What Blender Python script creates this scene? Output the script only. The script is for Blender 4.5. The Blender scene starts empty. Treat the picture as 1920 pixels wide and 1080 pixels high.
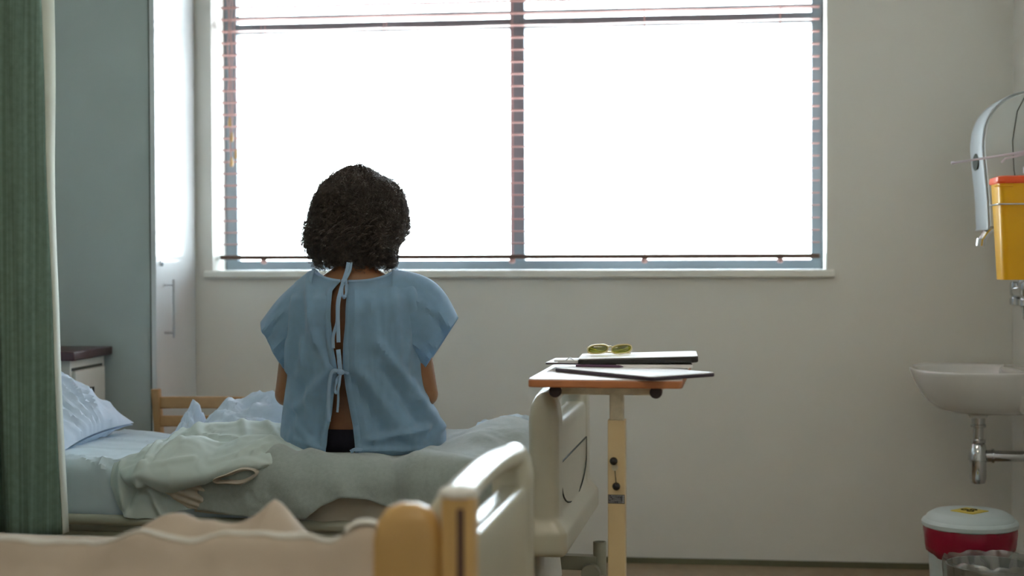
import bpy, bmesh, math, random
import numpy as np
from mathutils import Vector, Matrix, noise
rad = math.radians
PI = math.pi
random.seed(7)
rng = np.random.default_rng(7)
SC = bpy.context.scene
COL = SC.collection

# ------------------------------------------------------------------ camera
EYE = 1.19
YAW, PITCH, ROLL = rad(7.0), rad(1.227), rad(-0.17)
cam_d = bpy.data.cameras.new('camera')
cam = bpy.data.objects.new('camera', cam_d)
COL.objects.link(cam)
cam.matrix_world = Matrix.Translation((0, 0, EYE)) @ Matrix.Rotation(YAW, 4, 'Z') @ Matrix.Rotation(PI/2 - PITCH, 4, 'X') @ Matrix.Rotation(ROLL, 4, 'Z')
cam_d.sensor_width = 36
cam_d.lens = 52.5
cam_d.dof.use_dof = True
cam_d.dof.focus_distance = 4.45
cam_d.dof.aperture_fstop = 1.7
SC.camera = cam

# ------------------------------------------------------------------ world, lamps, exposure
world = bpy.data.worlds.new('sky')
SC.world = world
world.use_nodes = True
wn = world.node_tree
bgn = wn.nodes['Background']
bgn.inputs['Strength'].default_value = 11.0
tc = wn.nodes.new('ShaderNodeTexCoord'); sx = wn.nodes.new('ShaderNodeSeparateXYZ'); cr = wn.nodes.new('ShaderNodeValToRGB')
wn.links.new(tc.outputs['Generated'], sx.inputs[0]); wn.links.new(sx.outputs['Z'], cr.inputs[0]); wn.links.new(cr.outputs[0], bgn.inputs[0])
cr.color_ramp.elements[0].position = 0.0; cr.color_ramp.elements[0].color = (0.80, 0.86, 0.90, 1)
cr.color_ramp.elements[1].position = 0.6; cr.color_ramp.elements[1].color = (0.66, 0.83, 1.0, 1)
SC.view_settings.view_transform = 'Standard'
SC.view_settings.look = 'None'
SC.view_settings.gamma = 1
SC.view_settings.use_curve_mapping = False
SC.view_settings.exposure = 1.05
SC.cycles.use_denoising = True
SC.cycles.max_bounces = 10
SC.cycles.diffuse_bounces = 6
SC.cycles.transparent_max_bounces = 16
SC.cycles.sample_clamp_indirect = 8.0

# ------------------------------------------------------------------ helpers
def mat(name, col, rough=0.6, metal=0.0, var=0.06, vscale=6.0, bump=0.0, bscale=80.0, spec=0.5, coat=0.0, trans=0.0, weave=0, sheen=0.0, sss=0.0):
    m = bpy.data.materials.new(name); m.use_nodes = True
    nt = m.node_tree; p = nt.nodes['Principled BSDF']; out = nt.nodes['Material Output']
    p.inputs['Roughness'].default_value = rough; p.inputs['Metallic'].default_value = metal
    p.inputs['Specular IOR Level'].default_value = spec
    p.inputs['Coat Weight'].default_value = coat
    p.inputs['Sheen Weight'].default_value = sheen
    if sss: p.inputs['Subsurface Weight'].default_value = sss; p.inputs['Subsurface Scale'].default_value = 0.01
    co = nt.nodes.new('ShaderNodeTexCoord')
    nz = nt.nodes.new('ShaderNodeTexNoise'); nz.inputs['Scale'].default_value = vscale; nz.inputs['Detail'].default_value = 4
    nt.links.new(co.outputs['Object'], nz.inputs['Vector'])
    rp = nt.nodes.new('ShaderNodeValToRGB'); e = rp.color_ramp.elements
    e[0].position = 0.3; e[1].position = 0.7
    e[0].color = tuple(max(0, c*(1-var)) for c in col)+(1,); e[1].color = tuple(min(1, c*(1+var)) for c in col)+(1,)
    nt.links.new(nz.outputs['Fac'], rp.inputs[0]); nt.links.new(rp.outputs[0], p.inputs['Base Color'])
    h = None
    if weave:
        a = nt.nodes.new('ShaderNodeTexWave'); a.inputs['Scale'].default_value = weave; a.bands_direction = 'X'
        b = nt.nodes.new('ShaderNodeTexWave'); b.inputs['Scale'].default_value = weave; b.bands_direction = 'Z'
        for w in (a, b):
            w.inputs['Distortion'].default_value = 1.5; nt.links.new(co.outputs['Object'], w.inputs['Vector'])
        ad = nt.nodes.new('ShaderNodeMath'); ad.operation = 'ADD'
        nt.links.new(a.outputs['Fac'], ad.inputs[0]); nt.links.new(b.outputs['Fac'], ad.inputs[1]); h = ad.outputs[0]
    elif bump:
        n2 = nt.nodes.new('ShaderNodeTexNoise'); n2.inputs['Scale'].default_value = bscale; n2.inputs['Detail'].default_value = 3
        nt.links.new(co.outputs['Object'], n2.inputs['Vector']); h = n2.outputs['Fac']
    if h is not None:
        bp = nt.nodes.new('ShaderNodeBump'); bp.inputs['Strength'].default_value = bump; bp.inputs['Distance'].default_value = 0.002
        nt.links.new(h, bp.inputs['Height']); nt.links.new(bp.outputs[0], p.inputs['Normal'])
    if trans:
        tr = nt.nodes.new('ShaderNodeBsdfTranslucent'); mx = nt.nodes.new('ShaderNodeMixShader'); mx.inputs[0].default_value = trans
        nt.links.new(rp.outputs[0], tr.inputs[0]); nt.links.new(p.outputs[0], mx.inputs[1]); nt.links.new(tr.outputs[0], mx.inputs[2])
        nt.links.new(mx.outputs[0], out.inputs['Surface'])
    return m

def glass_mat(name, tint=(1, 1, 1), gloss=0.08, rough=0.02):
    m = bpy.data.materials.new(name); m.use_nodes = True; nt = m.node_tree
    nt.nodes.remove(nt.nodes['Principled BSDF']); out = nt.nodes['Material Output']
    t = nt.nodes.new('ShaderNodeBsdfTransparent'); t.inputs[0].default_value = (*tint, 1)
    g = nt.nodes.new('ShaderNodeBsdfGlossy'); g.inputs['Roughness'].default_value = rough
    mx = nt.nodes.new('ShaderNodeMixShader'); mx.inputs[0].default_value = gloss
    nt.links.new(t.outputs[0], mx.inputs[1]); nt.links.new(g.outputs[0], mx.inputs[2]); nt.links.new(mx.outputs[0], out.inputs['Surface'])
    return m

class MB:
    def __init__(s): s.v = []; s.f = []
    def add(s, v, f):
        o = len(s.v); s.v += [tuple(map(float, p)) for p in v]; s.f += [tuple(i+o for i in q) for q in f]; return s
    def box(s, x0, x1, y0, y1, z0, z1):
        return s.add([(x0,y0,z0),(x1,y0,z0),(x1,y1,z0),(x0,y1,z0),(x0,y0,z1),(x1,y0,z1),(x1,y1,z1),(x0,y1,z1)],
                     [(0,3,2,1),(4,5,6,7),(0,1,5,4),(1,2,6,5),(2,3,7,6),(3,0,4,7)])
    def loft(s, loops, caps=True, closed=False):
        n = len(loops[0]); v = [p for l in loops for p in l]; f = []
        R = len(loops)
        for i in range(R if closed else R-1):
            a = i*n; b = ((i+1) % R)*n
            for j in range(n): k = (j+1) % n; f.append((a+j, a+k, b+k, b+j))
        if caps and not closed: f.append(tuple(range(n-1, -1, -1))); f.append(tuple((R-1)*n+j for j in range(n)))
        return s.add(v, f)
    def tube(s, pts, r, seg=12, caps=True, closed=False, flat=1.0):
        P = [Vector(p) for p in pts]; n = len(P)
        rs = list(r) if hasattr(r, '__len__') else [r]*n
        T = []
        for i in range(n):
            a = P[(i-1) % n] if (closed or i > 0) else P[i]; b = P[(i+1) % n] if (closed or i < n-1) else P[i]
            t = (b-a); T.append(t.normalized() if t.length > 1e-9 else Vector((0, 0, 1)))
        up = Vector((0, 0, 1)) if abs(T[0].z) < 0.9 else Vector((1, 0, 0))
        N = (up - T[0]*up.dot(T[0])).normalized(); loops = []
        for i in range(n):
            N = (N - T[i]*N.dot(T[i])).normalized(); B = T[i].cross(N)
            loops.append([P[i]+(N*math.cos(2*PI*j/seg)*flat+B*math.sin(2*PI*j/seg))*rs[i] for j in range(seg)])
        return s.loft(loops, caps, closed)
    def capsule(s, a, b, ra, rb, seg=14, sx=1.0):
        a = Vector(a); b = Vector(b); d = b-a; L = max(d.length, 1e-6); u = d/L; pts = []; rs = []
        for k in range(7): q = PI/2*(1-k/6); pts.append(a-u*ra*math.sin(q)); rs.append(max(1e-4, ra*math.cos(q)))
        for k in range(7): q = PI/2*k/6; pts.append(b+u*rb*math.sin(q)); rs.append(max(1e-4, rb*math.cos(q)))
        return s.tube(pts, rs, seg)
    def ball(s, c, r, seg=20, rings=12):
        c = Vector(c); rx, ry, rz = (r, r, r) if not hasattr(r, '__len__') else r
        return s.loft([[c+Vector((rx*math.sin(q)*math.cos(2*PI*j/seg), ry*math.sin(q)*math.sin(2*PI*j/seg), rz*math.cos(q))) for j in range(seg)]
                       for q in [max(0.02, min(PI-0.02, PI*i/rings)) for i in range(rings, -1, -1)]])
    def lathe(s, prof, c=(0, 0, 0), seg=32, sx=1, sy=1, caps=True):
        return s.loft([[(c[0]+r*sx*math.cos(2*PI*j/seg), c[1]+r*sy*math.sin(2*PI*j/seg), c[2]+z) for j in range(seg)] for r, z in prof], caps)
    def grid(s, P, wrap=False):
        R = len(P); n = len(P[0]); v = [p for row in P for p in row]; f = []
        for i in range(R-1):
            for j in range(n if wrap else n-1):
                k = (j+1) % n; f.append((i*n+j, i*n+k, (i+1)*n+k, (i+1)*n+j))
        return s.add(v, f)
    def xf(s, M):
        s.v = [tuple(M @ Vector(p)) for p in s.v]; return s

def obj(name, mb, m, parent=None, smooth=True, bevel=0, bseg=2, solid=0, subsurf=0, remesh=0, smo=0, loc=None, rot=None, sang=35):
    me = bpy.data.meshes.new(name); me.from_pydata(mb.v, [], mb.f); me.update()
    bm = bmesh.new(); bm.from_mesh(me)
    if not solid: bmesh.ops.recalc_face_normals(bm, faces=bm.faces)
    bm.to_mesh(me); bm.free()
    me.materials.append(m)
    o = bpy.data.objects.new(name, me); COL.objects.link(o)
    if parent: o.parent = parent
    if loc is not None: o.location = loc
    if rot is not None: o.rotation_euler = rot
    if solid:
        md = o.modifiers.new('solid', 'SOLIDIFY'); md.thickness = abs(solid); md.offset = 0
    if remesh:
        md = o.modifiers.new('remesh', 'REMESH'); md.mode = 'VOXEL'; md.voxel_size = remesh; md.use_smooth_shade = True
        if smo: md = o.modifiers.new('smooth', 'SMOOTH'); md.factor = 0.5; md.iterations = smo
    if bevel:
        md = o.modifiers.new('bevel', 'BEVEL'); md.width = bevel; md.segments = bseg; md.limit_method = 'ANGLE'; md.angle_limit = rad(35)
    if subsurf:
        md = o.modifiers.new('sub', 'SUBSURF'); md.levels = subsurf; md.render_levels = subsurf
    if smooth:
        for p in me.polygons: p.use_smooth = True
        if not remesh and not subsurf: me.set_sharp_from_angle(angle=rad(sang))
    return o

def thing(name, label, cat, loc=(0, 0, 0), rotz=0, group=None):
    o = bpy.data.objects.new(name, None); COL.objects.link(o); o.location = loc; o.rotation_euler = (0, 0, rotz)
    return tag(o, label, cat, group)
def tag(o, label, cat, group=None):
    o['label'] = label; o['category'] = cat
    if group: o['group'] = group
    return o
def struct(name, mb, m, parent=None, **k):
    o = obj(name, mb, m, parent, **k)
    if not parent: o['kind'] = 'structure'
    return o
def rrect(cx, cy, hx, hy, r, z, n=6):
    out = []
    for (sx_, sy_, a0) in ((1, 1, 0), (-1, 1, PI/2), (-1, -1, PI), (1, -1, 3*PI/2)):
        for k in range(n+1):
            a = a0+PI/2*k/n; out.append((cx+sx_*(hx-r)+r*math.cos(a), cy+sy_*(hy-r)+r*math.sin(a), z))
    return out
def catmull(P, n):
    P = [np.array(p, float) for p in P]; out = []
    Q = [2*P[0]-P[1]]+P+[2*P[-1]-P[-2]]; S = len(P)-1
    for i in range(n):
        t = i/(n-1)*S; k = min(int(t), S-1); u = t-k; a, b, c, d = Q[k:k+4]
        out.append(0.5*((2*b)+(-a+c)*u+(2*a-5*b+4*c-d)*u*u+(-a+3*b-3*c+d)*u**3))
    return out
def interp(x, xs, ys): return float(np.interp(x, xs, ys))
def ns(x, y, z=0.0): return noise.noise(Vector((x, y, z)))
def creases(x, y, seed=0.0, oct=3):
    # crumple: warped ridged noise, soft peaks
    wx = x+0.35*ns(x*1.3, y*1.3, seed+5); wy = y+0.35*ns(x*1.3, y*1.3, seed+9); t = 0; a = 1; f = 1
    for k in range(oct):
        t += a*(1-abs(ns(wx*f, wy*f, seed+k*3.1))*2.2); a *= 0.5; f *= 2.1
    return t
def segd(px, py, x0, y0, x1, y1):
    dx, dy = x1-x0, y1-y0; L = dx*dx+dy*dy; t = max(0, min(1, ((px-x0)*dx+(py-y0)*dy)/L)) if L else 0
    return math.hypot(px-x0-t*dx, py-y0-t*dy), t
def folds(px, py, L):
    s = 0
    for (x0, y0, x1, y1, w, a) in L:
        d, t = segd(px, py, x0, y0, x1, y1)
        s += a*math.exp(-(d/w)**2)
    return s
def sstep(a, b, x):
    t = max(0, min(1, (x-a)/(b-a))); return t*t*(3-2*t)

# ------------------------------------------------------------------ materials
M_wall = mat('wall_paint', (0.74, 0.73, 0.68), 0.5, var=0.02, vscale=2, bump=0.15, bscale=150)
M_ceil = mat('ceiling_paint', (0.85, 0.85, 0.83), 0.8)
M_floor = mat('vinyl_floor', (0.30, 0.22, 0.14), 0.35, var=0.12, vscale=25)
M_skirt = mat('olive_skirting', (0.13, 0.13, 0.08), 0.4)
M_sill = mat('sill_paint', (0.80, 0.80, 0.74), 0.35)
M_alu = mat('grey_window_frame', (0.16, 0.20, 0.23), 0.45)
M_slat = mat('reddish_slat', (0.36, 0.20, 0.18), 0.4, trans=0.25)
M_cord = mat('pink_tape', (0.62, 0.42, 0.40), 0.8, trans=0.3)
M_brass = mat('honey_wood', (0.55, 0.33, 0.12), 0.35)
M_glass = glass_mat('window_glass', (0.97, 0.99, 0.98), 0.05)
M_ward = mat('grey_laminate', (0.42, 0.49, 0.49), 0.42, var=0.02)
M_door = mat('pale_laminate', (0.62, 0.66, 0.68), 0.22, var=0.02, coat=0.3)
M_steel = mat('brushed_steel', (0.55, 0.56, 0.57), 0.3, 1.0)
M_chrome = mat('chrome', (0.62, 0.64, 0.66), 0.08, 1.0)
M_darkwood = mat('dark_wood', (0.07, 0.035, 0.04), 0.35)
M_cream = mat('cream_paint', (0.66, 0.66, 0.60), 0.4)
M_black = mat('black_plastic', (0.012, 0.01, 0.01), 0.25)
M_gap = mat('dark_gap', (0.05, 0.06, 0.05), 0.8)
M_curt = mat('green_curtain', (0.17, 0.26, 0.21), 0.9, var=0.1, vscale=60, bump=0.3, weave=160, trans=0.12)
nt_ = M_curt.node_tree; rp_ = nt_.nodes['Color Ramp']; pb_ = nt_.nodes['Principled BSDF']
wv_ = nt_.nodes.new('ShaderNodeTexNoise'); mp_ = nt_.nodes.new('ShaderNodeMapping'); mp_.inputs['Scale'].default_value = (150, 4, 0.8)
nt_.links.new(nt_.nodes['Texture Coordinate'].outputs['Object'], mp_.inputs['Vector']); nt_.links.new(mp_.outputs[0], wv_.inputs['Vector']); wv_.inputs['Scale'].default_value = 1.0
mxc = nt_.nodes.new('ShaderNodeMix'); mxc.data_type = 'RGBA'; mxc.blend_type = 'MULTIPLY'; mxc.inputs[0].default_value = 0.8
rr_ = nt_.nodes.new('ShaderNodeValToRGB'); rr_.color_ramp.elements[0].position = 0.38; rr_.color_ramp.elements[0].color = (0.6, 0.62, 0.6, 1); rr_.color_ramp.elements[1].position = 0.62; rr_.color_ramp.elements[1].color = (1, 1, 1, 1)
nt_.links.new(wv_.outputs['Fac'], rr_.inputs[0]); nt_.links.new(rp_.outputs[0], mxc.inputs[6]); nt_.links.new(rr_.outputs[0], mxc.inputs[7]); nt_.links.new(mxc.outputs[2], pb_.inputs['Base Color'])
M_curtedge = mat('curtain_lining', (0.75, 0.78, 0.72), 0.8, trans=0.3)
M_board = mat('olive_beige_plastic', (0.50, 0.48, 0.38), 0.28, var=0.02, coat=0.2)
M_amber = mat('amber_cream_plastic', (0.60, 0.38, 0.14), 0.3, var=0.03)
M_frame = mat('bed_frame_paint', (0.36, 0.37, 0.30), 0.35)
M_sheet = mat('pale_blue_sheet', (0.60, 0.72, 0.80), 0.85, var=0.03, bump=0.15, weave=240, trans=0.1)
M_pillow = mat('pillow_blue_white', (0.66, 0.78, 0.92), 0.85, var=0.02, bump=0.15, weave=240, trans=0.15)
M_duvet = mat('pale_mint_linen', (0.56, 0.655, 0.64), 0.85, var=0.03, bump=0.2, weave=220, trans=0.12)
M_linen = mat('beige_linen', (0.55, 0.50, 0.42), 0.85, var=0.04, bump=0.2, weave=220, trans=0.1)
M_blanket = mat('grey_green_wool', (0.33, 0.385, 0.37), 0.95, var=0.07, vscale=90, bump=0.8, bscale=700, sheen=0.4)
M_fore = mat('sand_cotton', (0.52, 0.44, 0.355), 0.85, var=0.05, bump=0.2, bscale=200, trans=0.1)
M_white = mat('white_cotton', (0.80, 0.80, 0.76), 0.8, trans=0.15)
M_gown = mat('light_blue_cotton', (0.30, 0.50, 0.70), 0.85, var=0.04, vscale=40, bump=0.35, weave=230, trans=0.34, sheen=0.5)
M_tie = mat('light_blue_tape', (0.38, 0.56, 0.76), 0.8, trans=0.25)
M_skin = mat('brown_skin', (0.27, 0.125, 0.06), 0.45, var=0.06, vscale=30, bump=0.1, bscale=300, sss=0.05)
M_hair = mat('dark_brown_hair', (0.095, 0.078, 0.070), 0.45, var=0.3, vscale=30, spec=0.6)
M_navy = mat('navy_cotton', (0.008, 0.008, 0.02), 0.9, bump=0.5, bscale=300)
M_eye = mat('eye_white', (0.8, 0.8, 0.78), 0.2)
M_wood = mat('beech_wood', (0.50, 0.30, 0.14), 0.4, var=0.12, vscale=14)
M_trayedge = mat('orange_wood_edge', (0.50, 0.18, 0.07), 0.4, var=0.1, vscale=20)
M_traytop = mat('tray_laminate', (0.72, 0.64, 0.60), 0.3, var=0.02)
M_post = mat('cream_yellow_enamel', (0.68, 0.52, 0.29), 0.35, var=0.03)
M_postup = mat('worn_cream_metal', (0.62, 0.55, 0.40), 0.4, var=0.18, vscale=30)
M_folder = mat('dark_plum_cover', (0.035, 0.02, 0.035), 0.35)
M_paper = mat('white_paper', (0.82, 0.80, 0.80), 0.7)
M_lens = glass_mat('olive_lens', (0.50, 0.52, 0.12), 0.12)
M_gold = mat('clear_gold_frame', (0.72, 0.60, 0.32), 0.2, 0.5)
M_porc = mat('white_porcelain', (0.62, 0.62, 0.60), 0.12, var=0.01, coat=0.5)
M_disp = mat('grey_white_plastic', (0.50, 0.54, 0.52), 0.4, var=0.02)
M_dispf = mat('pale_blue_plastic', (0.44, 0.49, 0.52), 0.4, var=0.02)
M_yellow = mat('yellow_plastic', (0.85, 0.48, 0.01), 0.35, var=0.03, trans=0.25)
M_red = mat('orange_red_plastic', (0.85, 0.10, 0.02), 0.35, trans=0.1)
M_binw = mat('pale_blue_white_plastic', (0.52, 0.62, 0.64), 0.4)
M_redbag = mat('crimson_bag', (0.28, 0.005, 0.03), 0.3, bump=0.5, bscale=30)
M_yel2 = mat('yellow_label', (0.62, 0.50, 0.08), 0.5)
M_tag = mat('dark_grey_label', (0.06, 0.06, 0.07), 0.5)
M_ltext = mat('silver_print', (0.40, 0.40, 0.42), 0.5)
M_clear = glass_mat('clear_bag', (0.90, 0.92, 0.92), 0.16, 0.3)
M_pumpw = mat('translucent_white_plastic', (0.72, 0.68, 0.74), 0.3, trans=0.3)

# ------------------------------------------------------------------ room
D = 5.78            # far wall
XL, XR = -2.64, 1.18
YB, H = -1.6, 2.75
WX0, WX1, WZ0, WZ1 = -1.915, 0.495, 1.135, 2.52
WT = 0.30
struct('floor', MB().box(XL-0.1, XR+0.1, YB-0.1, D+0.05, -0.08, 0), M_floor)
struct('ceiling', MB().box(XL-0.1, XR+0.1, YB-0.1, D+0.05, H, H+0.1), M_ceil)
w = MB()
w.box(XL-0.1, WX0, D, D+WT, 0, H); w.box(WX1, XR+0.1, D, D+WT, 0, H)
w.box(WX0, WX1, D, D+WT, 0, WZ0-0.03); w.box(WX0, WX1, D, D+WT, WZ1, H)
struct('wall_far', w, M_wall, smooth=False)
struct('wall_left', MB().box(XL-0.1, XL, YB, D, 0, H), M_wall, smooth=False)
struct('wall_right', MB().box(XR, XR+0.1, YB, D, 0, H), M_wall, smooth=False)
struct('wall_near', MB().box(XL, XR, YB-0.1, YB, 0, H), M_wall, smooth=False)
struct('baseboard_far', MB().box(-1.95, XR, D-0.012, D, 0, 0.022), M_skirt)
struct('baseboard_right', MB().box(XR-0.012, XR, YB, D-0.012, 0, 0.022), M_skirt)

# window: sill, frames, sashes
win = struct('window_1', MB().box(WX0, WX1, D+0.165, D+0.215, WZ0, WZ0+0.038)
             .box(WX0, WX1, D+0.165, D+0.215, WZ1-0.05, WZ1)
             .box(WX0, WX0+0.052, D+0.165, D+0.215, WZ0+0.038, WZ1-0.05)
             .box(WX1-0.044, WX1, D+0.165, D+0.215, WZ0+0.038, WZ1-0.05), M_alu, bevel=0.003)
obj('mullion', MB().box(-0.735, -0.677, D+0.16, D+0.215, WZ0+0.038, WZ1-0.05), M_alu, win, bevel=0.003)
def transom(x0, x1):
    return MB().box(x0, x1, D+0.162, D+0.212, 2.098, 2.138).box(x0, x1, D+0.168, D+0.208, 2.156, 2.172)
obj('transom', transom(WX0+0.052, -0.735), M_alu, win, bevel=0.002)
obj('transom', transom(-0.677, WX1-0.044), M_alu, win, bevel=0.002)
for x0, x1 in ((WX0+0.052, -0.735), (-0.677, WX1-0.044)):
    for z0, z1 in ((WZ0+0.038, 2.098), (2.172, WZ1-0.05)):
        obj('pane', MB().box(x0, x1, D+0.187, D+0.191, z0, z1), M_glass, win, smooth=False)
sill = obj('window_sill', MB().box(WX0-0.03, WX1+0.03, D-0.025, D+0.165, WZ0-0.03, WZ0), M_sill, bevel=0.006, bseg=3)
sill.parent = win

# invented ceiling fill lamps, out of view, added to brighten the room
M_fill = bpy.data.materials.new('fill_emitter'); M_fill.use_nodes = True
_p = M_fill.node_tree.nodes['Principled BSDF']; _p.inputs['Emission Color'].default_value = (1.0, 0.88, 0.70, 1); _p.inputs['Emission Strength'].default_value = 4.4
for i, (x, y) in enumerate(((-0.6, 0.4), (-0.6, 2.6))):
    t = thing('ceiling_fill', 'added rectangular ceiling fill light, out of view, %s' % ('over the near bed' if i else 'behind the camera'), 'light', (x, y, H))
    obj('fill_housing', MB().box(-0.62, 0.62, -0.16, 0.16, -0.05, -0.001), M_cream, t, bevel=0.006)
    obj('fill_diffuser', MB().box(-0.59, 0.59, -0.13, 0.13, -0.062, -0.045), M_fill, t, smooth=False)

# ------------------------------------------------------------------ venetian blind
BY = D+0.085
bl = thing('venetian_blind', 'wide reddish-brown venetian blind with open slats in the window', 'blind', ((WX0+WX1)/2, BY, WZ1))
bx0, bx1 = WX0+0.010-(WX0+WX1)/2, WX1-0.02-(WX0+WX1)/2
ladx = [-1.727, -1.227, -0.718, -0.197, 0.325]
ladx = [x-(WX0+WX1)/2 for x in ladx]
obj('head_rail', MB().box(bx0, bx1, -0.03, 0.03, -0.05, -0.002), M_slat, bl, bevel=0.003)
z = -0.085; nsl = 0; proto = None
zs = []
while z > -(WZ1-WZ0)+0.098:
    zs.append(z); z -= 0.0478
def slat_mb():
    m = MB(); P = []
    for i in range(41):
        x = bx0+(bx1-bx0)*i/40; sag = 0.0012*math.sin(i*0.7)
        P.append([(x, -0.025, -0.0012+sag), (x, -0.012, 0.0012+sag), (x, 0.0, 0.002+sag), (x, 0.012, 0.0012+sag), (x, 0.025, -0.0012+sag),
                  (x, 0.025, -0.0036+sag), (x, 0.0, -0.0004+sag), (x, -0.025, -0.0036+sag)])
    return m.loft(P)
for i, zz in enumerate(zs):
    if proto is None:
        proto = obj('slat', slat_mb(), M_slat, bl); o = proto
    else:
        o = proto.copy(); COL.objects.link(o)
    o.location = (0, 0, zz+0.002*ns(i*3.3, 1)); o.rotation_euler = (rad(2*ns(i*2.1, 4)), 0.0, 0)
zb = zs[-1]-0.046
obj('bottom_rail', MB().box(bx0, bx1, -0.026, 0.026, zb-0.016, zb+0.002), mat('brown_rail', (0.10, 0.055, 0.04), 0.4), bl, bevel=0.003)
for x in ladx:
    m = MB()
    for yy in (-0.027, 0.027): m.box(x-0.0012, x+0.0012, yy-0.0006, yy+0.0006, zb, -0.05)
    obj('ladder_tape', m, M_cord, bl, smooth=False)
    obj('tape_clip', MB().lathe([(0.004, 0.0), (0.013, -0.006), (0.013, -0.016), (0.006, -0.022)], (x, -0.01, zb-0.012), 14), M_cord, bl)
for k, (dx, ln) in enumerate(((0.060, 0.80), (0.074, 0.87), (0.052, 0.90), (0.045, 0.74))):
    path = [(bx0+dx+0.004*math.sin(q*2+k), -0.034, -0.05-ln*q/12) for q in range(13)]
    c = obj('pull_cord', MB().tube(path, 0.0022, 6), M_cord, bl)
    e = path[-1]
    obj('cord_tassel', MB().lathe([(0.002, 0.022), (0.005, 0.016), (0.008, -0.006), (0.006, -0.016), (0.002, -0.018)], e, 12), M_brass, c)

# ------------------------------------------------------------------ wardrobe
wd = thing('wardrobe', 'tall grey-green wardrobe with pale glossy door between curtain and window', 'wardrobe', (-2.29, 5.55, 0))
def L(x, y, z, o=(-2.29, 5.55, 0)): return (x-o[0], y-o[1], z-o[2])
obj('carcass', MB().box(-0.325, 0.285, -0.215, 0.215, 0, 2.5), M_ward, wd, bevel=0.002)
dr = obj('door', MB().box(0.288, 0.308, -0.222, 0.218, 0.08, 2.49), M_door, wd, bevel=0.002)
hb = MB().tube([(0.345, -0.135, 0.886), (0.345, -0.135, 1.106)], 0.006, 12)
for zz in (0.905, 1.085): hb.tube([(0.305, -0.135, zz), (0.345, -0.135, zz)], 0.005, 10)
obj('door_handle', hb, M_steel, dr)
obj('door_lock', MB().tube([(0.306, -0.175, 1.166), (0.316, -0.175, 1.166)], 0.011, 16), M_chrome, dr)
obj('edge_strip', MB().box(0.2845, 0.2885, -0.222, -0.216, 0.05, 2.5), M_gap, wd, smooth=False)

# bedside cabinet
cb = thing('bedside_cabinet', 'cream bedside cabinet with dark wood top behind the pillow', 'cabinet', (-2.38, 5.14, 0))
obj('cabinet_body', MB().box(-0.21, 0.205, -0.14, 0.165, 0.04, 0.828), M_cream, cb, bevel=0.003)
obj('cabinet_top', MB().box(-0.23, 0.23, -0.165, 0.182, 0.828, 0.86), M_darkwood, cb, bevel=0.004)
dw = obj('drawer', MB().box(0.205, 0.220, -0.125, 0.135, 0.62, 0.79), M_cream, cb, bevel=0.003)
obj('drawer_gap', MB().box(0.204, 0.2075, -0.13, 0.14, 0.79, 0.80), M_gap, cb, smooth=False)
obj('drawer_pull', MB().tube([(0.22, -0.02, 0.72), (0.238, -0.02, 0.725), (0.238, -0.02, 0.69), (0.22, -0.02, 0.685)], 0.005, 8), M_black, dw)
obj('cabinet_door', MB().box(0.205, 0.220, -0.125, 0.135, 0.08, 0.605), M_cream, cb, bevel=0.003)

# ------------------------------------------------------------------ curtain
ct = thing('privacy_curtain', 'green privacy curtain with pale side hem hanging at far left', 'curtain', (-1.9, 3.86, 0))
P = []; E = []
NR, NC = 60, 200
for i in range(NR+1):
    zz = 0.432+(2.62-0.432)*i/NR; row = []
    q = (zz-0.432)/1.45
    xe = interp(zz, [0.43, 0.965, 1.444, 1.867, 2.6], [0.178, 0.160, 0.146, 0.136, 0.12])
    for j in range(NC+1):
        u = j/NC
        x = -0.74+(xe+0.74)*u
        ph = (xe-x)*1.0
        yt = interp(ph, [0, 0.012, 0.03, 0.045, 0.06, 0.085, 0.11, 0.135, 0.150, 0.162, 0.175, 0.20], [0.030, 0.012, -0.004, -0.022, -0.040, -0.050, -0.046, -0.030, -0.004, 0.040, 0.055, 0.03])
        yw = 0.060*math.sin((ph-0.2)*36+2.6)+0.02*math.sin(ph*77)
        bl_ = sstep(0.185, 0.215, ph); y = yt*(1-bl_)+yw*bl_
        y += 0.006*math.sin(ph*95+0.3*zz)*sstep(0.02, 0.05, ph)+0.010*ns(zz*0.9, ph*5)+0.003*ns(zz*2, ph*40)
        row.append((x+0.006*ns(zz*2, 3.0), y, zz))
    P.append(row)
obj('curtain_cloth', MB().grid(P), M_curt, ct, solid=0.0015)
m = MB(); G = []
for i, row in enumerate(P):
    x, y, zz = row[-1]; wv = 0.003+0.020*sstep(1.1, 2.0, zz)
    G.append([(x+0.001, y+0.002, zz), (x+wv*0.5, y+0.022, zz), (x+wv, y+0.035, zz)])
obj('curtain_hem', MB().grid(G), M_curtedge, ct, solid=0.003)
obj('curtain_rail', MB().box(-0.74, 1.5, -0.012, 0.012, 2.64, H-0.001), M_cream, ct, bevel=0.002)
for k in range(8):
    obj('glider', MB().box(-0.70+k*0.13, -0.692+k*0.13, -0.005, 0.005, 2.60, 2.645), M_cream, ct, smooth=False)

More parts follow.
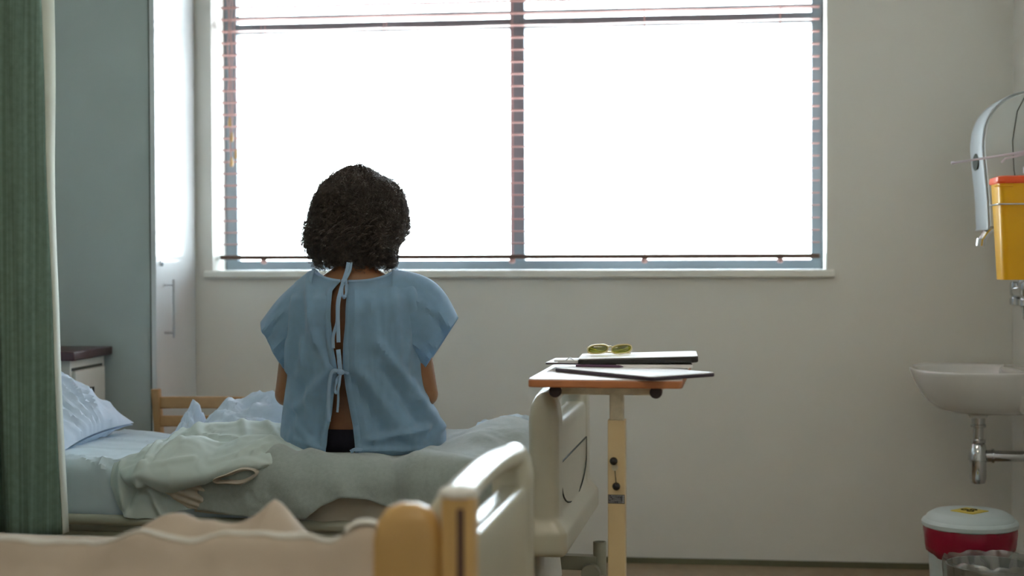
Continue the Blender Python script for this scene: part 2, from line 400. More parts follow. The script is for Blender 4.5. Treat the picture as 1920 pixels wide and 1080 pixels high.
# ------------------------------------------------------------------ hospital beds
BROT = rad(-2.5)
B1 = (-0.376, 4.085, 0); B2 = (-0.395, 2.57, 0)
def footboard(parent, top, near_amber=False):
    # molded board, outer face at x=0, thickness 0.085, width 0.80; grown as one surface
    W = 0.80; b = MB(); T = 0.085
    def slab(y0, y1, z0, z1, x0=-T, x1=0.0, r=0.018):
        b.loft([[(p[0], y, p[1]) for p in [(q[0], q[1]) for q in rrect((x0+x1)/2, (z0+z1)/2, (x1-x0)/2, (z1-z0)/2, r, 0, 4)]] for y in (y0, y1)])
    # pillars with rounded shoulders
    for s in (0, 1):
        ys = (0.0, 0.13) if s == 0 else (W-0.12, W)
        lo = []
        for (dz, ins) in ((0, 0), (top-0.36-0.07, 0.0), (top-0.36-0.035, 0.006), (top-0.36-0.012, 0.018), (top-0.36, 0.034)):
            yc = (ys[0]+ys[1])/2; hy = (ys[1]-ys[0])/2
            lo.append(rrect(-T/2, yc, T/2-ins, hy-ins, max(0.03-ins*0.5, 0.01), 0.36+dz, 5))
        b.loft(lo)
    # handle bar arching over the slot
    n = 16; lo = []
    for i in range(n+1):
        u = i/n; y = 0.07+(W-0.14)*u; zc = top-0.026+0.016*math.sin(PI*u)
        lo.append([(p[0], y, p[1]) for p in [(-T/2+0.034*math.cos(a), zc+0.024*math.sin(a)) for a in [2*PI*k/14 for k in range(14)]]])
    b.loft(lo)
    slab(0.05, W-0.05, 0.40, top-0.088, -T+0.015, -0.004)
    # flared lower body
    lo = []
    for (zz, ox, oy) in ((0.36, 0.016, 0.010), (0.372, 0.026, 0.022), (0.425, 0.026, 0.022), (0.462, 0.0, 0.0)):
        lo.append(rrect(-T/2, W/2, T/2+ox, W/2+oy, 0.02, zz, 4))
    b.loft(lo)
    fb = obj('footboard', b, M_board, parent, remesh=0.006, smo=4)
    if not near_amber:
        # inset panel line
        U = [(0.05, top-0.205), (W-0.10, top-0.205), (W-0.10, top-0.26)]
        U += [(W/2+(W/2-0.10)*math.cos(a), top-0.26+0.095*math.sin(a)) for a in [-PI*k/16 for k in range(1, 16)]]
        U += [(0.05, top-0.26)]
        obj('panel_groove', MB().tube([(-0.003, y, zz) for y, zz in U], 0.0028, 6, closed=True), M_gap, fb)
    return fb
def bed(loc, top, matz, label, extra):
    t = thing('hospital_bed', label, 'bed', loc, BROT, 'hospital beds side by side')
    W = 0.80; LN = 2.02
    footboard(t, top, extra == 2)
    hd = MB(); lo = []
    for (zz, ins) in ((0.30, 0), (top+0.05, 0), (top+0.09, 0.02), (top+0.10, 0.03)):
        lo.append(rrect(-LN-0.03, W/2, 0.03-ins*0.5, W/2-ins, 0.012, zz, 4))
    obj('headboard', hd.loft(lo), M_board, t)
    fr = MB().box(-LN+0.02, -0.09, 0.03, 0.09, 0.33, 0.39).box(-LN+0.02, -0.09, W-0.09, W-0.03, 0.33, 0.39)
    for x in (-1.9, -1.2, -0.6, -0.15): fr.box(x-0.025, x+0.025, 0.03, W-0.03, 0.34, 0.38)
    fr.box(-1.98, -0.095, 0.02, W-0.02, 0.39, 0.41)
    obj('bed_frame', fr, M_frame, t, bevel=0.004)
    for y in (-0.012, W+0.012):
        obj('side_rail', MB().tube([(-1.93, y, 0.427), (-1.9, y, 0.43), (-0.25, y, 0.43), (-0.22, y, 0.427)], 0.016, 12).tube([(-1.7, y, 0.43), (-1.7, y+(0.05 if y < 0 else -0.05), 0.37)], 0.01, 8).tube([(-0.5, y, 0.43), (-0.5, y+(0.05 if y < 0 else -0.05), 0.37)], 0.01, 8), M_frame, t)
    ba = MB().box(-1.75, -0.25, 0.12, 0.18, 0.14, 0.19).box(-1.75, -0.25, W-0.18, W-0.12, 0.14, 0.19).box(-1.75, -1.69, 0.12, W-0.12, 0.14, 0.19).box(-0.31, -0.25, 0.12, W-0.12, 0.14, 0.19)
    for x in (-1.55, -0.45):
        for y in (0.17, W-0.17): ba.tube([(x, y, 0.17), (x+0.12, y, 0.35)], 0.02, 10)
    obj('base_frame', ba, M_frame, t, bevel=0.004)
    for x in (-1.7, -0.3):
        for y in (0.12, W-0.12):
            c = obj('castor', MB().tube([(x, y-0.015, 0.062), (x, y+0.015, 0.062)], 0.06, 24), M_black, t)
            obj('castor_fork', MB().box(x-0.02, x+0.02, y-0.024, y-0.017, 0.06, 0.15).box(x-0.02, x+0.02, y+0.017, y+0.024, 0.06, 0.15).box(x-0.02, x+0.02, y-0.024, y+0.024, 0.13, 0.15), M_steel, c, bevel=0.002)
    # mattress under a fitted sheet
    lo = []; mz0 = 0.412
    for i in range(181):
        x = -LN+0.02+(LN-0.13)*i/180; row = []
        ins = 0.02 if i in (0, 180) else (0.006 if i in (1, 179) else 0)
        base = rrect(W/2, (mz0+matz)/2, W/2-0.006-ins, (matz-mz0)/2-ins, 0.04, 0, 6)
        pts = []
        # resample: denser along top and near side
        cl = [np.array(p[:2]) for p in base]+[np.array(base[0][:2])]
        d = [0]
        for a, c_ in zip(cl[:-1], cl[1:]): d.append(d[-1]+float(np.linalg.norm(c_-a)))
        for k in range(150):
            s = d[-1]*k/150; yy = interp(s, d, [c_[0] for c_ in cl]); zz = interp(s, d, [c_[1] for c_ in cl])
            nx, nz = yy-W/2, zz-(mz0+matz)/2
            cv = creases(x*3.0, (yy-zz)*2.6, 2.0)
            f = 0.0045*cv+0.002*ns(x*22, (yy-zz)*18, 3)+0.007*folds(x, yy-0.5*(matz-zz), [(-1.6, 0.75, -1.15, 0.45, 0.012, 1), (-1.75, 0.6, -1.2, 0.35, 0.010, 1), (-1.75, 0.35, -1.1, 0.22, 0.012, 0.8), (-1.6, 0.12, -1.25, 0.02, 0.010, 1), (-1.5, 0.7, -1.3, 0.66, 0.01, -0.8), (-1.42, 0.05, -1.30, -0.02, 0.006, 1), (-1.36, 0.08, -1.33, -0.04, 0.006, 1)])
            up = 1 if zz > mz0+0.03 else 0
            pts.append((x, yy-(0.6*f if yy < 0.05 else 0)*up, zz+(f if zz > matz-0.03 else 0)))
        lo.append(pts)
    obj('mattress', MB().loft(lo), M_sheet, t)
    return t
bed1 = bed(B1, 0.813, 0.592, 'hospital bed with pale blue sheet that the seated person sits on', 1)
bed2 = bed(B2, 0.772, 0.522, 'blurred foreground hospital bed with amber end and white handle', 2)
# accessory socket at the foot of the far bed
sk = MB().lathe([(0.021, 0), (0.021, 0.105), (0.0175, 0.105), (0.0165, 0.0)], (0.045, 0.655, 0.175), 24)
sk.box(-0.25, 0.035, 0.635, 0.675, 0.19, 0.235)
obj('pole_socket', sk, M_frame, bed1, bevel=0.003)
obj('bumper_wheel', MB().tube([(0.02, 0.60, 0.185), (0.02, 0.632, 0.185)], 0.03, 20), M_frame, bed1)
m = MB(); 
m.loft([[(-0.10+0.05*math.cos(a)*s, 0.40+0.09*math.sin(a)*s+0.01*math.sin(3*a+zz*30), zz) for a in [2*PI*k/24 for k in range(24)]] for zz, s in ((0.33, 0.8), (0.28, 1.0), (0.22, 1.1), (0.15, 0.9), (0.11, 0.5))])
o = obj('hanging_bag', m, M_white, bed1)
# amber end block of the near bed
e = MB()
lo = []
for (zz, ins) in ((0.33, 0), (0.69, 0.0), (0.725, 0.008), (0.748, 0.024), (0.757, 0.045)):
    lo.append(rrect(-0.105, 0.0, 0.062-ins, 0.03-ins*0.4, 0.02-ins*0.2, zz, 5))
e.loft(lo)
obj('amber_end_pad', e, M_amber, bed2)
obj('amber_end_post', MB().loft([rrect(-0.012, -0.008, 0.030-i_, 0.030-i_, 0.016, zz, 5) for zz, i_ in ((0.33, 0), (0.765, 0), (0.775, 0.004), (0.778, 0.012))]), M_amber, bed2)
obj('post_groove', MB().box(-0.012, 0.002, -0.0395, -0.030, 0.34, 0.755), mat('brown_groove', (0.12, 0.07, 0.05), 0.5), bed2, bevel=0.002)
obj('post_cap', MB().lathe([(0.034, 0), (0.036, 0.006), (0.03, 0.014), (0.012, 0.018)], (-0.014, -0.006, 0.772), 20), M_white, bed2)

# ------------------------------------------------------------------ cloth draped over a bed: (s along the bed, t over the near edge) -> bed-local point
def drape(s, t, off, matz, R=0.05):
    q = PI/2*R
    if t < 0: y, z, ny, nz = R-t-0.0, matz, 0.0, 1.0
    elif t < q: a = t/R; y = R-R*math.sin(a); z = matz-R+R*math.cos(a); ny = -math.sin(a); nz = math.cos(a)
    else: y = 0.0; z = matz-R-(t-q); ny = -1.0; nz = 0.0
    return (s, y+ny*off, z+nz*off)
def cloth_patch(name, srange, tfun, offfun, m, matz, ns_=120, nt=70, parent=None, label=None, cat=None, solid=0.003, base=None, sfun=None, loc=None):
    P = []
    for i in range(ns_+1):
        row = []
        for j in range(nt+1):
            v = j/nt; s = srange[0]+(srange[1]-srange[0])*i/ns_
            t0, t1 = tfun(s); t = t0+(t1-t0)*v
            if sfun: s = sfun(s, v)
            row.append(drape(s, t, offfun(s, t, v, i/ns_), matz))
        P.append(row)
    o = obj(name, MB().grid(P), m, parent, solid=solid, subsurf=0)
    if loc: o.location = loc; o.rotation_euler = (0, 0, BROT)
    if label: tag(o, label, cat)
    return o

# grey-green wool blanket under and beside the person
hx = [-1.03, -0.96, -0.80, -0.70, -0.655, -0.60, -0.53, -0.46, -0.38, -0.30, -0.15, -0.1]
ht = [0.150, 0.156, 0.165, 0.160, 0.125, 0.100, 0.105, 0.135, 0.165, 0.185, 0.16, 0.15]
def bl_off(s, t, v, u):
    hang = sstep(-0.05, 0.12, t)
    o = 0.012
    o += 0.020*math.exp(-((s+0.63+0.25*max(t, 0))/0.13)**2)*(0.3+hang)
    o += 0.030*math.exp(-((s+0.60)/0.10)**2)*sstep(0.02, 0.14, t)
    o += 0.030*math.exp(-((s+0.88)/0.11)**2)*sstep(-0.12, 0.1, t)
    o += 0.022*math.exp(-((s+0.36+0.15*t)/0.07)**2)*sstep(-0.2, 0.12, t)
    o += 0.008*creases(s*4, t*4, 11.0)+0.005*ns(s*9, t*9, 2)+folds(s, t, [(-0.99, -0.05, -0.90, 0.06, 0.03, 0.012), (-0.84, -0.04, -0.72, 0.13, 0.035, 0.016), (-0.50, -0.12, -0.45, 0.10, 0.03, -0.014), (-0.42, -0.2, -0.40, 0.12, 0.03, 0.014), (-0.72, 0.0, -0.60, 0.08, 0.025, 0.014)])
    o += 0.028*math.exp(-((s+0.28)/0.10)**2)*sstep(-0.12, -0.35, t)
    o += 0.050*math.exp(-((s+0.20)/0.12)**2-((t+0.45)/0.2)**2)
    press = math.exp(-(((s+0.64)/0.20)**2)**2-(((t+0.30)/0.22)**2)**2)
    return max(0.006, o*(1-0.75*press)+0.004)
cloth_patch('wool_blanket', (-1.03, -0.10), lambda s: (-0.70, interp(s, hx, ht)), bl_off, M_blanket, 0.592,
            label='grey-green wool blanket spread under the seated person, hem hanging over the bed side', cat='blanket', loc=B1, ns_=170, nt=120, solid=0.006)
# second folded layer edge
# beige sheet hanging below the blanket
def bs_off(s, t, v, u):
    return max(0.0025, 0.006+0.004*creases(s*6, t*5, 21.0)+0.010*math.exp(-((s+0.52-0.5*t)/0.05)**2)+0.007*math.sin(s*38+t*10)*sstep(0.05, 0.2, t))
cloth_patch('beige_under_sheet', (-1.05, -0.12), lambda s: (-0.03, interp(s, [-1.05, -0.8, -0.66, -0.58, -0.4, -0.12], [0.16, 0.175, 0.18, 0.215, 0.20, 0.19])), bs_off, M_linen, 0.592,
            label='beige sheet edge hanging out below the wool blanket hem', cat='sheet', loc=B1, ns_=130, nt=40, solid=0.002)

# crumpled mint cover: an upper lobe heaped on the bed, a lower lobe hanging over its side
secs = [ # s, (y, z) from the tucked front edge over the front bulge, crest, valley and hump to the back
 (-1.275, [(0.03, 0.590), (0.00, 0.580), (-0.01, 0.590), (0.03, 0.603), (0.10, 0.606), (0.18, 0.606), (0.30, 0.608), (0.40, 0.606), (0.47, 0.600)]),
 (-1.235, [(0.01, 0.545), (-0.040, 0.530), (-0.060, 0.560), (-0.015, 0.598), (0.08, 0.618), (0.17, 0.622), (0.30, 0.630), (0.42, 0.620), (0.50, 0.600)]),
 (-1.18, [(0.01, 0.565), (-0.050, 0.548), (-0.090, 0.575), (-0.045, 0.612), (0.06, 0.638), (0.16, 0.628), (0.31, 0.655), (0.44, 0.630), (0.52, 0.600)]),
 (-1.13, [(0.01, 0.550), (-0.050, 0.532), (-0.082, 0.565), (-0.040, 0.612), (0.07, 0.645), (0.17, 0.630), (0.32, 0.668), (0.45, 0.640), (0.53, 0.600)]),
 (-1.07, [(0.01, 0.550), (-0.052, 0.534), (-0.080, 0.565), (-0.035, 0.615), (0.08, 0.650), (0.18, 0.632), (0.33, 0.672), (0.46, 0.642), (0.54, 0.600)]),
 (-1.00, [(0.01, 0.565), (-0.055, 0.552), (-0.078, 0.578), (-0.030, 0.612), (0.07, 0.633), (0.18, 0.634), (0.33, 0.673), (0.46, 0.642), (0.54, 0.600)]),
 (-0.93, [(0.01, 0.590), (-0.050, 0.576), (-0.072, 0.598), (-0.020, 0.630), (0.08, 0.657), (0.19, 0.636), (0.33, 0.668), (0.46, 0.640), (0.54, 0.600)]),
 (-0.87, [(0.01, 0.604), (-0.045, 0.590), (-0.066, 0.608), (-0.015, 0.636), (0.09, 0.660), (0.19, 0.640), (0.32, 0.656), (0.44, 0.632), (0.52, 0.600)]),
 (-0.82, [(0.02, 0.606), (-0.030, 0.594), (-0.050, 0.610), (0.00, 0.634), (0.10, 0.645), (0.19, 0.634), (0.30, 0.638), (0.40, 0.622), (0.46, 0.600)]),
 (-0.775, [(0.03, 0.604), (0.00, 0.597), (-0.015, 0.606), (0.03, 0.618), (0.11, 0.624), (0.18, 0.620), (0.27, 0.620), (0.35, 0.612), (0.40, 0.602)]),
 (-0.752, [(0.04, 0.600), (0.02, 0.599), (0.01, 0.602), (0.04, 0.606), (0.11, 0.608), (0.18, 0.608), (0.25, 0.606), (0.32, 0.604), (0.36, 0.601)])]
Lf = [(-1.26, 0.30, -1.225, 0.02, 0.012, 0.012), (-1.205, 0.30, -1.19, -0.04, 0.010, 0.014), (-1.19, -0.07, -1.11, 0.06, 0.010, 0.010), (-1.19, -0.07, -1.04, -0.03, 0.009, 0.007),
      (-1.17, -0.06, -1.15, 0.10, 0.008, -0.008), (-1.12, 0.15, -0.88, 0.12, 0.010, -0.010), (-1.10, 0.24, -0.90, 0.20, 0.010, 0.008), (-1.16, 0.12, -1.02, 0.10, 0.008, 0.006), (-0.98, 0.14, -0.84, 0.16, 0.008, 0.008),
      (-0.90, -0.03, -0.84, 0.10, 0.009, 0.008), (-0.86, -0.02, -0.80, 0.08, 0.008, 0.009), (-0.835, -0.01, -0.77, 0.05, 0.007, -0.007), (-1.04, 0.36, -0.96, 0.18, 0.012, 0.007), (-1.18, 0.34, -1.10, 0.20, 0.012, 0.008), (-0.95, 0.34, -0.86, 0.22, 0.010, 0.007)]
secs = [(q[0], [(p[0], p[1]+(0.010 if k == 4 else -0.009 if k == 5 else 0.006 if k == 6 else 0)*min(1, 8*min(q[0]+1.275, -0.752-q[0]))) for k, p in enumerate(q[1])]) for q in secs]
SS = catmull([(q[0],) for q in secs], 190); CC = [catmull([np.array(q[1][k]) for q in secs], 190) for k in range(9)]
P = []
for i in range(190):
    col = catmull([CC[k][i] for k in range(9)], 130); row = []; s0 = float(SS[i][0])
    for j in range(130):
        a = col[min(j+1, 129)]-col[max(j-1, 0)]; n_ = np.array([-a[1], a[0]]); n_ = n_/(np.linalg.norm(n_)+1e-9)
        yy, zz = col[j]; t = yy
        ed = min(1, j/16)*min(1, (129-j)/14)*min(1, i/14)*min(1, (189-i)/14)
        wx = s0+0.05*ns(s0*7, t*7, 8); wy = t+0.5*zz+0.05*ns(s0*7, t*7, 18)
        f = folds(s0, t, Lf)+0.006*ns(wx*8, wy*16, 4)+0.0035*(1-2.4*abs(ns(wx*12, wy*20, 6)))+0.0015*ns(wx*40, wy*40, 2)
        f *= ed; sh = 0.006*math.sin(j*0.11+i*0.05)*ed
        row.append((s0+sh+0.008*ns(j*0.05, 3, i*0.02), yy+n_[0]*f, max(zz+n_[1]*f, 0.602 if yy > 0.06 else 0)))
    P.append(row)
duv = obj('crumpled_cover', MB().grid(P), M_duvet, None, solid=0.004); duv.location = B1; duv.rotation_euler = (0, 0, BROT)
tag(duv, 'crumpled pale mint cover heaped left of the seated person', 'cover')
qx = [-1.305, -1.28, -1.25, -1.21, -1.13, -1.105, -1.06, -1.01, -0.97]
qt = [0.09, 0.140, 0.172, 0.182, 0.184, 0.165, 0.150, 0.135, 0.110]
def dl_off(s, t, v, u):
    o = 0.016+0.018*math.exp(-((s+1.20)/0.06)**2)+0.012*ns(s*9, t*6, 77)
    o += folds(s, t, [(-1.275, 0.04, -1.245, 0.17, 0.012, 0.016), (-1.22, 0.10, -1.25, 0.16, 0.010, -0.012), (-1.19, 0.07, -1.13, 0.19, 0.010, 0.014), (-1.15, 0.08, -1.02, 0.13, 0.012, 0.014), (-1.22, 0.11, -1.12, 0.12, 0.014, -0.008)])
    return max(0.006, o*(0.35+0.65*sstep(0, 0.12, min(u, 1-u))))
lower = cloth_patch('cover_side', (-1.305, -0.97), lambda s: (0.0, interp(s, qx, qt)+0.003*math.sin(s*70)), dl_off, M_duvet, 0.592, ns_=110, nt=70, solid=0.003)
lower.parent = duv

# open fold of the sheet sticking out below the cover's front edge
G = []
hl, hh = 0.062, 0.021
for (k, dy, ll, h2) in ((0, 0.060, 0.9, 0.9), (1, 0.035, 1.0, 1.1), (2, 0.0, 1.03, 1.12), (3, -0.004, 1.0, 1.0), (4, 0.002, 0.97, 0.90), (5, 0.03, 0.85, 0.55), (6, 0.055, 0.6, 0.15)):
    row = []
    for q in range(56):
        a = 2*PI*q/56; xs = math.cos(a); zc_ = math.sin(a)
        x = -0.905+hl*ll*xs; zz = 0.572+0.20*(x+0.905)+hh*h2*zc_*(0.55+0.45*(xs*0.5+0.5))*(1+0.15*math.sin(xs*4))
        row.append((x, -0.078+dy+0.006*math.sin(a*2+1), zz))
    G.append(row)
o = obj('folded_sheet', MB().grid(G, wrap=True), M_linen, None, solid=0.0025); o.location = B1; o.rotation_euler = (0, 0, BROT)
tag(o, 'open beige-grey sheet fold poking out under the right edge of the mint cover', 'sheet')
# beige folds under the duvet front
def bf_off(s, t, v, u):
    return max(0.004, (0.026+0.006*ns(s*14, t*10, 41.0)+folds(s, t, [(-1.15, 0.075, -1.02, 0.120, 0.012, 0.016), (-1.08, 0.070, -0.99, 0.100, 0.008, 0.012), (-1.10, 0.115, -1.03, 0.138, 0.007, 0.010)]))*(0.4+0.6*sstep(0, 0.15, min(u, 1-u))))
cloth_patch('bunched_sheet', (-1.16, -0.985), lambda s: (0.03, interp(s, [-1.16, -1.12, -1.06, -1.02, -0.985], [0.085, 0.110, 0.148, 0.150, 0.125])), bf_off, M_linen, 0.592,
            label='beige sheet bunched below the front of the mint cover', cat='sheet', loc=B1, ns_=90, nt=60, solid=0.002)
# pale blue sheet bunched behind the duvet
def bb(cx, cy, hs, hy, hh, seed, ex=1.6):
    P = []
    for i in range(61):
        row = []
        for j in range(61):
            a = (i/60-0.5)*2; b_ = (j/60-0.5)*2
            r = math.sqrt(a*a+b_*b_); h = max(0, 1-(min(1, abs(a))**ex))*max(0, 1-min(1, abs(b_))**ex)
            zz = 0.597+hh*h**0.8*(1+0.35*ns(a*1.4, b_*1.4, seed)) + (0.016*creases(a*2.2, b_*2.2, seed)+0.008*math.sin(a*9+b_*14+3*ns(a, b_, 2)))*h**0.5
            row.append((cx+hs*a+0.02*ns(b_*2, a*2, seed), cy+hy*b_, max(zz, 0.604)))
        P.append(row)
    return P
m = MB().grid(bb(-1.065, 0.60, 0.20, 0.15, 0.118, 3, 2.4)); 
o = obj('blue_top_sheet', m, M_pillow, None, solid=0.003); o.location = B1; o.rotation_euler = (0, 0, BROT)
tag(o, 'pale blue-white sheet bunched behind the mint cover, in front of the wooden chair', 'sheet')
m = MB().grid(bb(-1.285, 0.58, 0.055, 0.08, 0.100, 13, 1.1))
o = obj('blue_sheet_peak', m, M_pillow, None, solid=0.003); o.location = B1; o.rotation_euler = (0, 0, BROT)
tag(o, 'small pointed peak of pale blue sheet left of the larger blue bunch', 'sheet')
m = MB().grid(bb(-0.22, 0.60, 0.20, 0.16, 0.060, 23))
o = obj('white_top_sheet', m, M_sheet, None, solid=0.003); o.location = (B1[0], B1[1], 0.0); o.rotation_euler = (0, 0, BROT)
tag(o, 'pale crumpled sheet at the foot of the bed beyond the wool blanket', 'sheet')

# pillow
P = []
for side in (1, -1):
    rows = []
    for i in range(49):
        row = []
        for j in range(49):
            a = (i/48-0.5)*2; b_ = (j/48-0.5)*2
            prof = (max(0, 1-abs(a)**2.3)*max(0, 1-abs(b_)**2.3))**0.55
            pin = 1-0.10*(abs(a)*abs(b_))**2*0 - 0.06*(1-abs(a)**2)*abs(b_)**6 - 0.06*(1-abs(b_)**2)*abs(a)**6
            x = 0.34*a*pin; y = 0.24*b_*pin
            wa = a+0.15*ns(a*2, b_*2, 6); fan = math.atan2(b_-0.2*ns(a*2, 1, 4), 1.25-a)
            rad_f = (0.011*(1-abs(math.sin(fan*9+2.0*ns(wa*2.5, b_*2.5, 3)))*2)+0.006*ns(a*5, b_*12, 9))*(prof**0.6)
            zz = side*(0.004+0.092*prof+rad_f+0.006*creases(a*2.6, b_*2.6, 5)*prof**0.5)
            row.append((x, y, zz))
        rows.append(row)
    P.append(rows)
m = MB().grid(P[0]); m.grid([r[::-1] for r in P[1]])
pw = obj('pillow', m, M_pillow, None, solid=0)
pw.rotation_euler = (rad(4), rad(24), BROT)
pw.location = (-2.205, 4.60, 0.752)
tag(pw, 'pale blue pillow leaning at the head of the bed beside the curtain', 'pillow')

# cover on the near bed
def fc_off(s, t, v, u):
    R_s = 0.118+0.006*ns(s*4, 2, 5)+0.018*sstep(-0.9, -0.3, s)
    o = 0.008+R_s*math.exp(-((t+0.055)/0.075)**2)
    o += 0.150*math.exp(-(abs(s+0.47)/(0.11 if s < -0.47 else 0.07))**1.4-((t+0.30+0.4*(s+0.47))/0.11)**2)
    o += 0.125*math.exp(-abs((s+0.69)/0.125)**2.4-((t+0.30)/0.12)**2)
    o += 0.100*math.exp(-((s+0.31)/0.12)**2-((t+0.24)/0.12)**2)
    o += 0.012*math.exp(-((s+0.21)/0.05)**2-((t+0.06)/0.08)**2)
    a = sstep(-0.95, -0.75, s)
    o += 0.014*a*ns(s*13, t*11, 33)+(0.35+0.65*a)*(0.008*creases(s*4, t*4, 51.0)-0.008+0.010*ns(s*8, t*8, 3))*(1 if t > -0.45 else 0.3)
    o += 0.008*math.sin(s*26+3*ns(s*2, 1))*math.exp(-((t+0.02)/0.06)**2)
    return max(0.006, o)
sand = cloth_patch('sand_bed_cover', (-1.95, -0.14), lambda s: (-0.70, 0.22+0.01*math.sin(s*9)), fc_off, M_fore, 0.522,
            label='blurred sand-coloured cover with soft peaks on the foreground bed', cat='cover', loc=B2, ns_=220, nt=120, solid=0.004)
hem = cloth_patch('highlight_strip', (-1.75, -0.26), lambda s: (-0.058+0.008*ns(s*7, 3), -0.045+0.014*ns(s*5, 8)+0.006*ns(s*17, 2)), lambda s, t, v, u: fc_off(s, t, v, u)+0.003+0.004*math.sin(PI*v), M_white, 0.522, ns_=160, nt=8, solid=0.002)  # white strip added as a painted highlight along the cover's near ridge
hem.parent = sand; hem['label'] = 'white cloth strip standing in for the highlight along the cover'
def fw_off(s, t, v, u):
    return fc_off(s, t, v, u)+0.008+0.010*math.sin(v*PI)+0.012*ns(s*18, t*18, 4)
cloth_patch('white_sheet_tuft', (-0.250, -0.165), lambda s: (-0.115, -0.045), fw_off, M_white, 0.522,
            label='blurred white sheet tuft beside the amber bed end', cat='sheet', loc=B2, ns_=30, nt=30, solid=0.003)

# ------------------------------------------------------------------ wooden chair beyond the bed
ch = thing('wooden_chair', 'beech wooden chair with slatted back between bed and window wall', 'chair', (-1.690, 5.205, 0), rad(0.5))
cw = 0.245
for s in (-1, 1):
    obj('back_leg', MB().loft([rrect(s*cw, y, 0.014, 0.019, 0.006, zz, 3) for y, zz in ((0.02, 0), (0.03, 0.25), (0.035, 0.45), (0.01, 0.60), (-0.012, 0.713))]), M_wood, ch)
    obj('front_leg', MB().loft([rrect(s*cw, 0.37, 0.016, 0.016, 0.006, zz, 3) for zz in (0, 0.43)]), M_wood, ch)
def rail(z0, z1, yb, bow=0.03):
    return MB().loft([[(x, yb+bow*(1-(x/cw)**2)*(-1)+dy, zz+0.006*(1-(x/cw)**2)) for dy, zz in ((-0.008, z0), (0.008, z0), (0.008, z1), (-0.008, z1))] for x in np.linspace(-cw+0.008, cw-0.008, 17)])
obj('back_slat', rail(0.641, 0.684, 0.0), M_wood, ch, bevel=0.004)
obj('back_slat', rail(0.575, 0.615, 0.008), M_wood, ch, bevel=0.004)
obj('back_slat', rail(0.51, 0.545, 0.018), M_wood, ch, bevel=0.004)
obj('seat', MB().loft([rrect(0, 0.20, 0.255, 0.19, 0.03, zz, 4) for zz in (0.43, 0.45)]), M_wood, ch, bevel=0.005)
obj('stretcher', MB().box(-cw, cw, 0.36, 0.38, 0.2, 0.23).box(-cw-0.008, -cw+0.008, 0.03, 0.37, 0.16, 0.19).box(cw-0.008, cw+0.008, 0.03, 0.37, 0.16, 0.19), M_wood, ch, bevel=0.003)

# ------------------------------------------------------------------ overbed table
TR = rad(-2.0)
ot = thing('overbed_table', 'wheeled overbed table with wood-edged tray and cream-yellow post at the foot of the bed', 'table', (-0.208, 3.99, 0), TR)
def cam2w(px_, z_, y_=None):
    lat = (px_-960)/2800*z_; s_, c_ = math.sin(YAW), math.cos(YAW)
    return (-z_*s_+lat*c_, z_*c_+lat*s_)
tz = 0.866
tw = 0.203; tx0 = -0.025
tr_o = obj('tray', MB().loft([rrect(tx0, 0.21, tw, 0.305, 0.018, zz, 5) for zz in (tz-0.022, tz-0.002)]), M_trayedge, ot, bevel=0.003)
obj('tray_surface', MB().loft([rrect(tx0, 0.21, tw-0.002, 0.303, 0.017, zz, 5) for zz in (tz-0.003, tz+0.0005)]), M_traytop, tr_o)
uf = MB()
for s in (-1, 1): uf.tube([(tx0+s*0.133, -0.055, tz-0.036), (tx0+s*0.133, 0.44, tz-0.036)], 0.0125, 12)
uf.box(tx0-0.133, tx0+0.133, -0.018, 0.022, tz-0.047, tz-0.024)
obj('tray_frame', uf, M_postup, ot, bevel=0.002)
for s in (-1, 1): obj('end_cap', MB().tube([(tx0+s*0.133, -0.072, tz-0.034), (tx0+s*0.133, -0.052, tz-0.034)], 0.0165, 20), mat('dark_rubber', (0.035, 0.02, 0.02), 0.6), ot, bevel=0.002)
obj('upper_post', MB().loft([rrect(0, 0, 0.0185, 0.0185, 0.004, zz, 3) for zz in (0.60, tz-0.045)]), M_postup, ot)
pp = obj('lower_post', MB().loft([rrect(0, 0, 0.0232, 0.0232, 0.004, zz, 3) for zz in (0.06, 0.752)]), M_post, ot)
obj('adjust_knob', MB().ball((-0.006, -0.036, 0.645), 0.0108), M_black, pp)
obj('adjust_knob', MB().ball((0.001, -0.036, 0.578), 0.0108), M_black, pp)
obj('knob_link', MB().tube([(-0.004, -0.027, 0.627), (-0.0005, -0.03, 0.588)], 0.0012, 6), M_black, pp)
obj('pivot_disc', MB().tube([(-0.004, -0.023, 0.627), (-0.004, -0.030, 0.627)], 0.0085, 20), M_postup, pp)
lb = obj('post_label', MB().box(-0.0222, 0.0222, -0.0242, -0.0230, 0.530, 0.554), M_tag, pp, smooth=False)
m = MB()
for r in range(5):
    x = -0.020
    while x < 0.014:
        wd_ = random.uniform(0.001, 0.004); zz = 0.5335+r*0.0042
        if random.random() < 0.75: m.box(x, x+wd_, -0.0245, -0.0241, zz, zz+0.0016)
        x += wd_+0.0008
for r in range(4): m.box(0.0165, 0.0205, -0.0245, -0.0241, 0.5325+r*0.0053, 0.5365+r*0.0053)
obj('label_marks', m, M_ltext, lb, smooth=False)
bs = MB().box(-0.30, 0.30, -0.02, 0.02, 0.045, 0.075)
bs = MB().box(-0.02, 0.02, -0.02, 0.62, 0.05, 0.08).box(-0.25, 0.25, -0.02, 0.02, 0.05, 0.08).box(-0.25, 0.25, 0.58, 0.62, 0.05, 0.08)
obj('table_base', bs, M_post, ot, bevel=0.004)
for x in (-0.23, 0.23):
    for y in (0, 0.60): obj('castor', MB().tube([(x, y-0.01, 0.025), (x, y+0.01, 0.025)], 0.025, 18), M_black, ot)

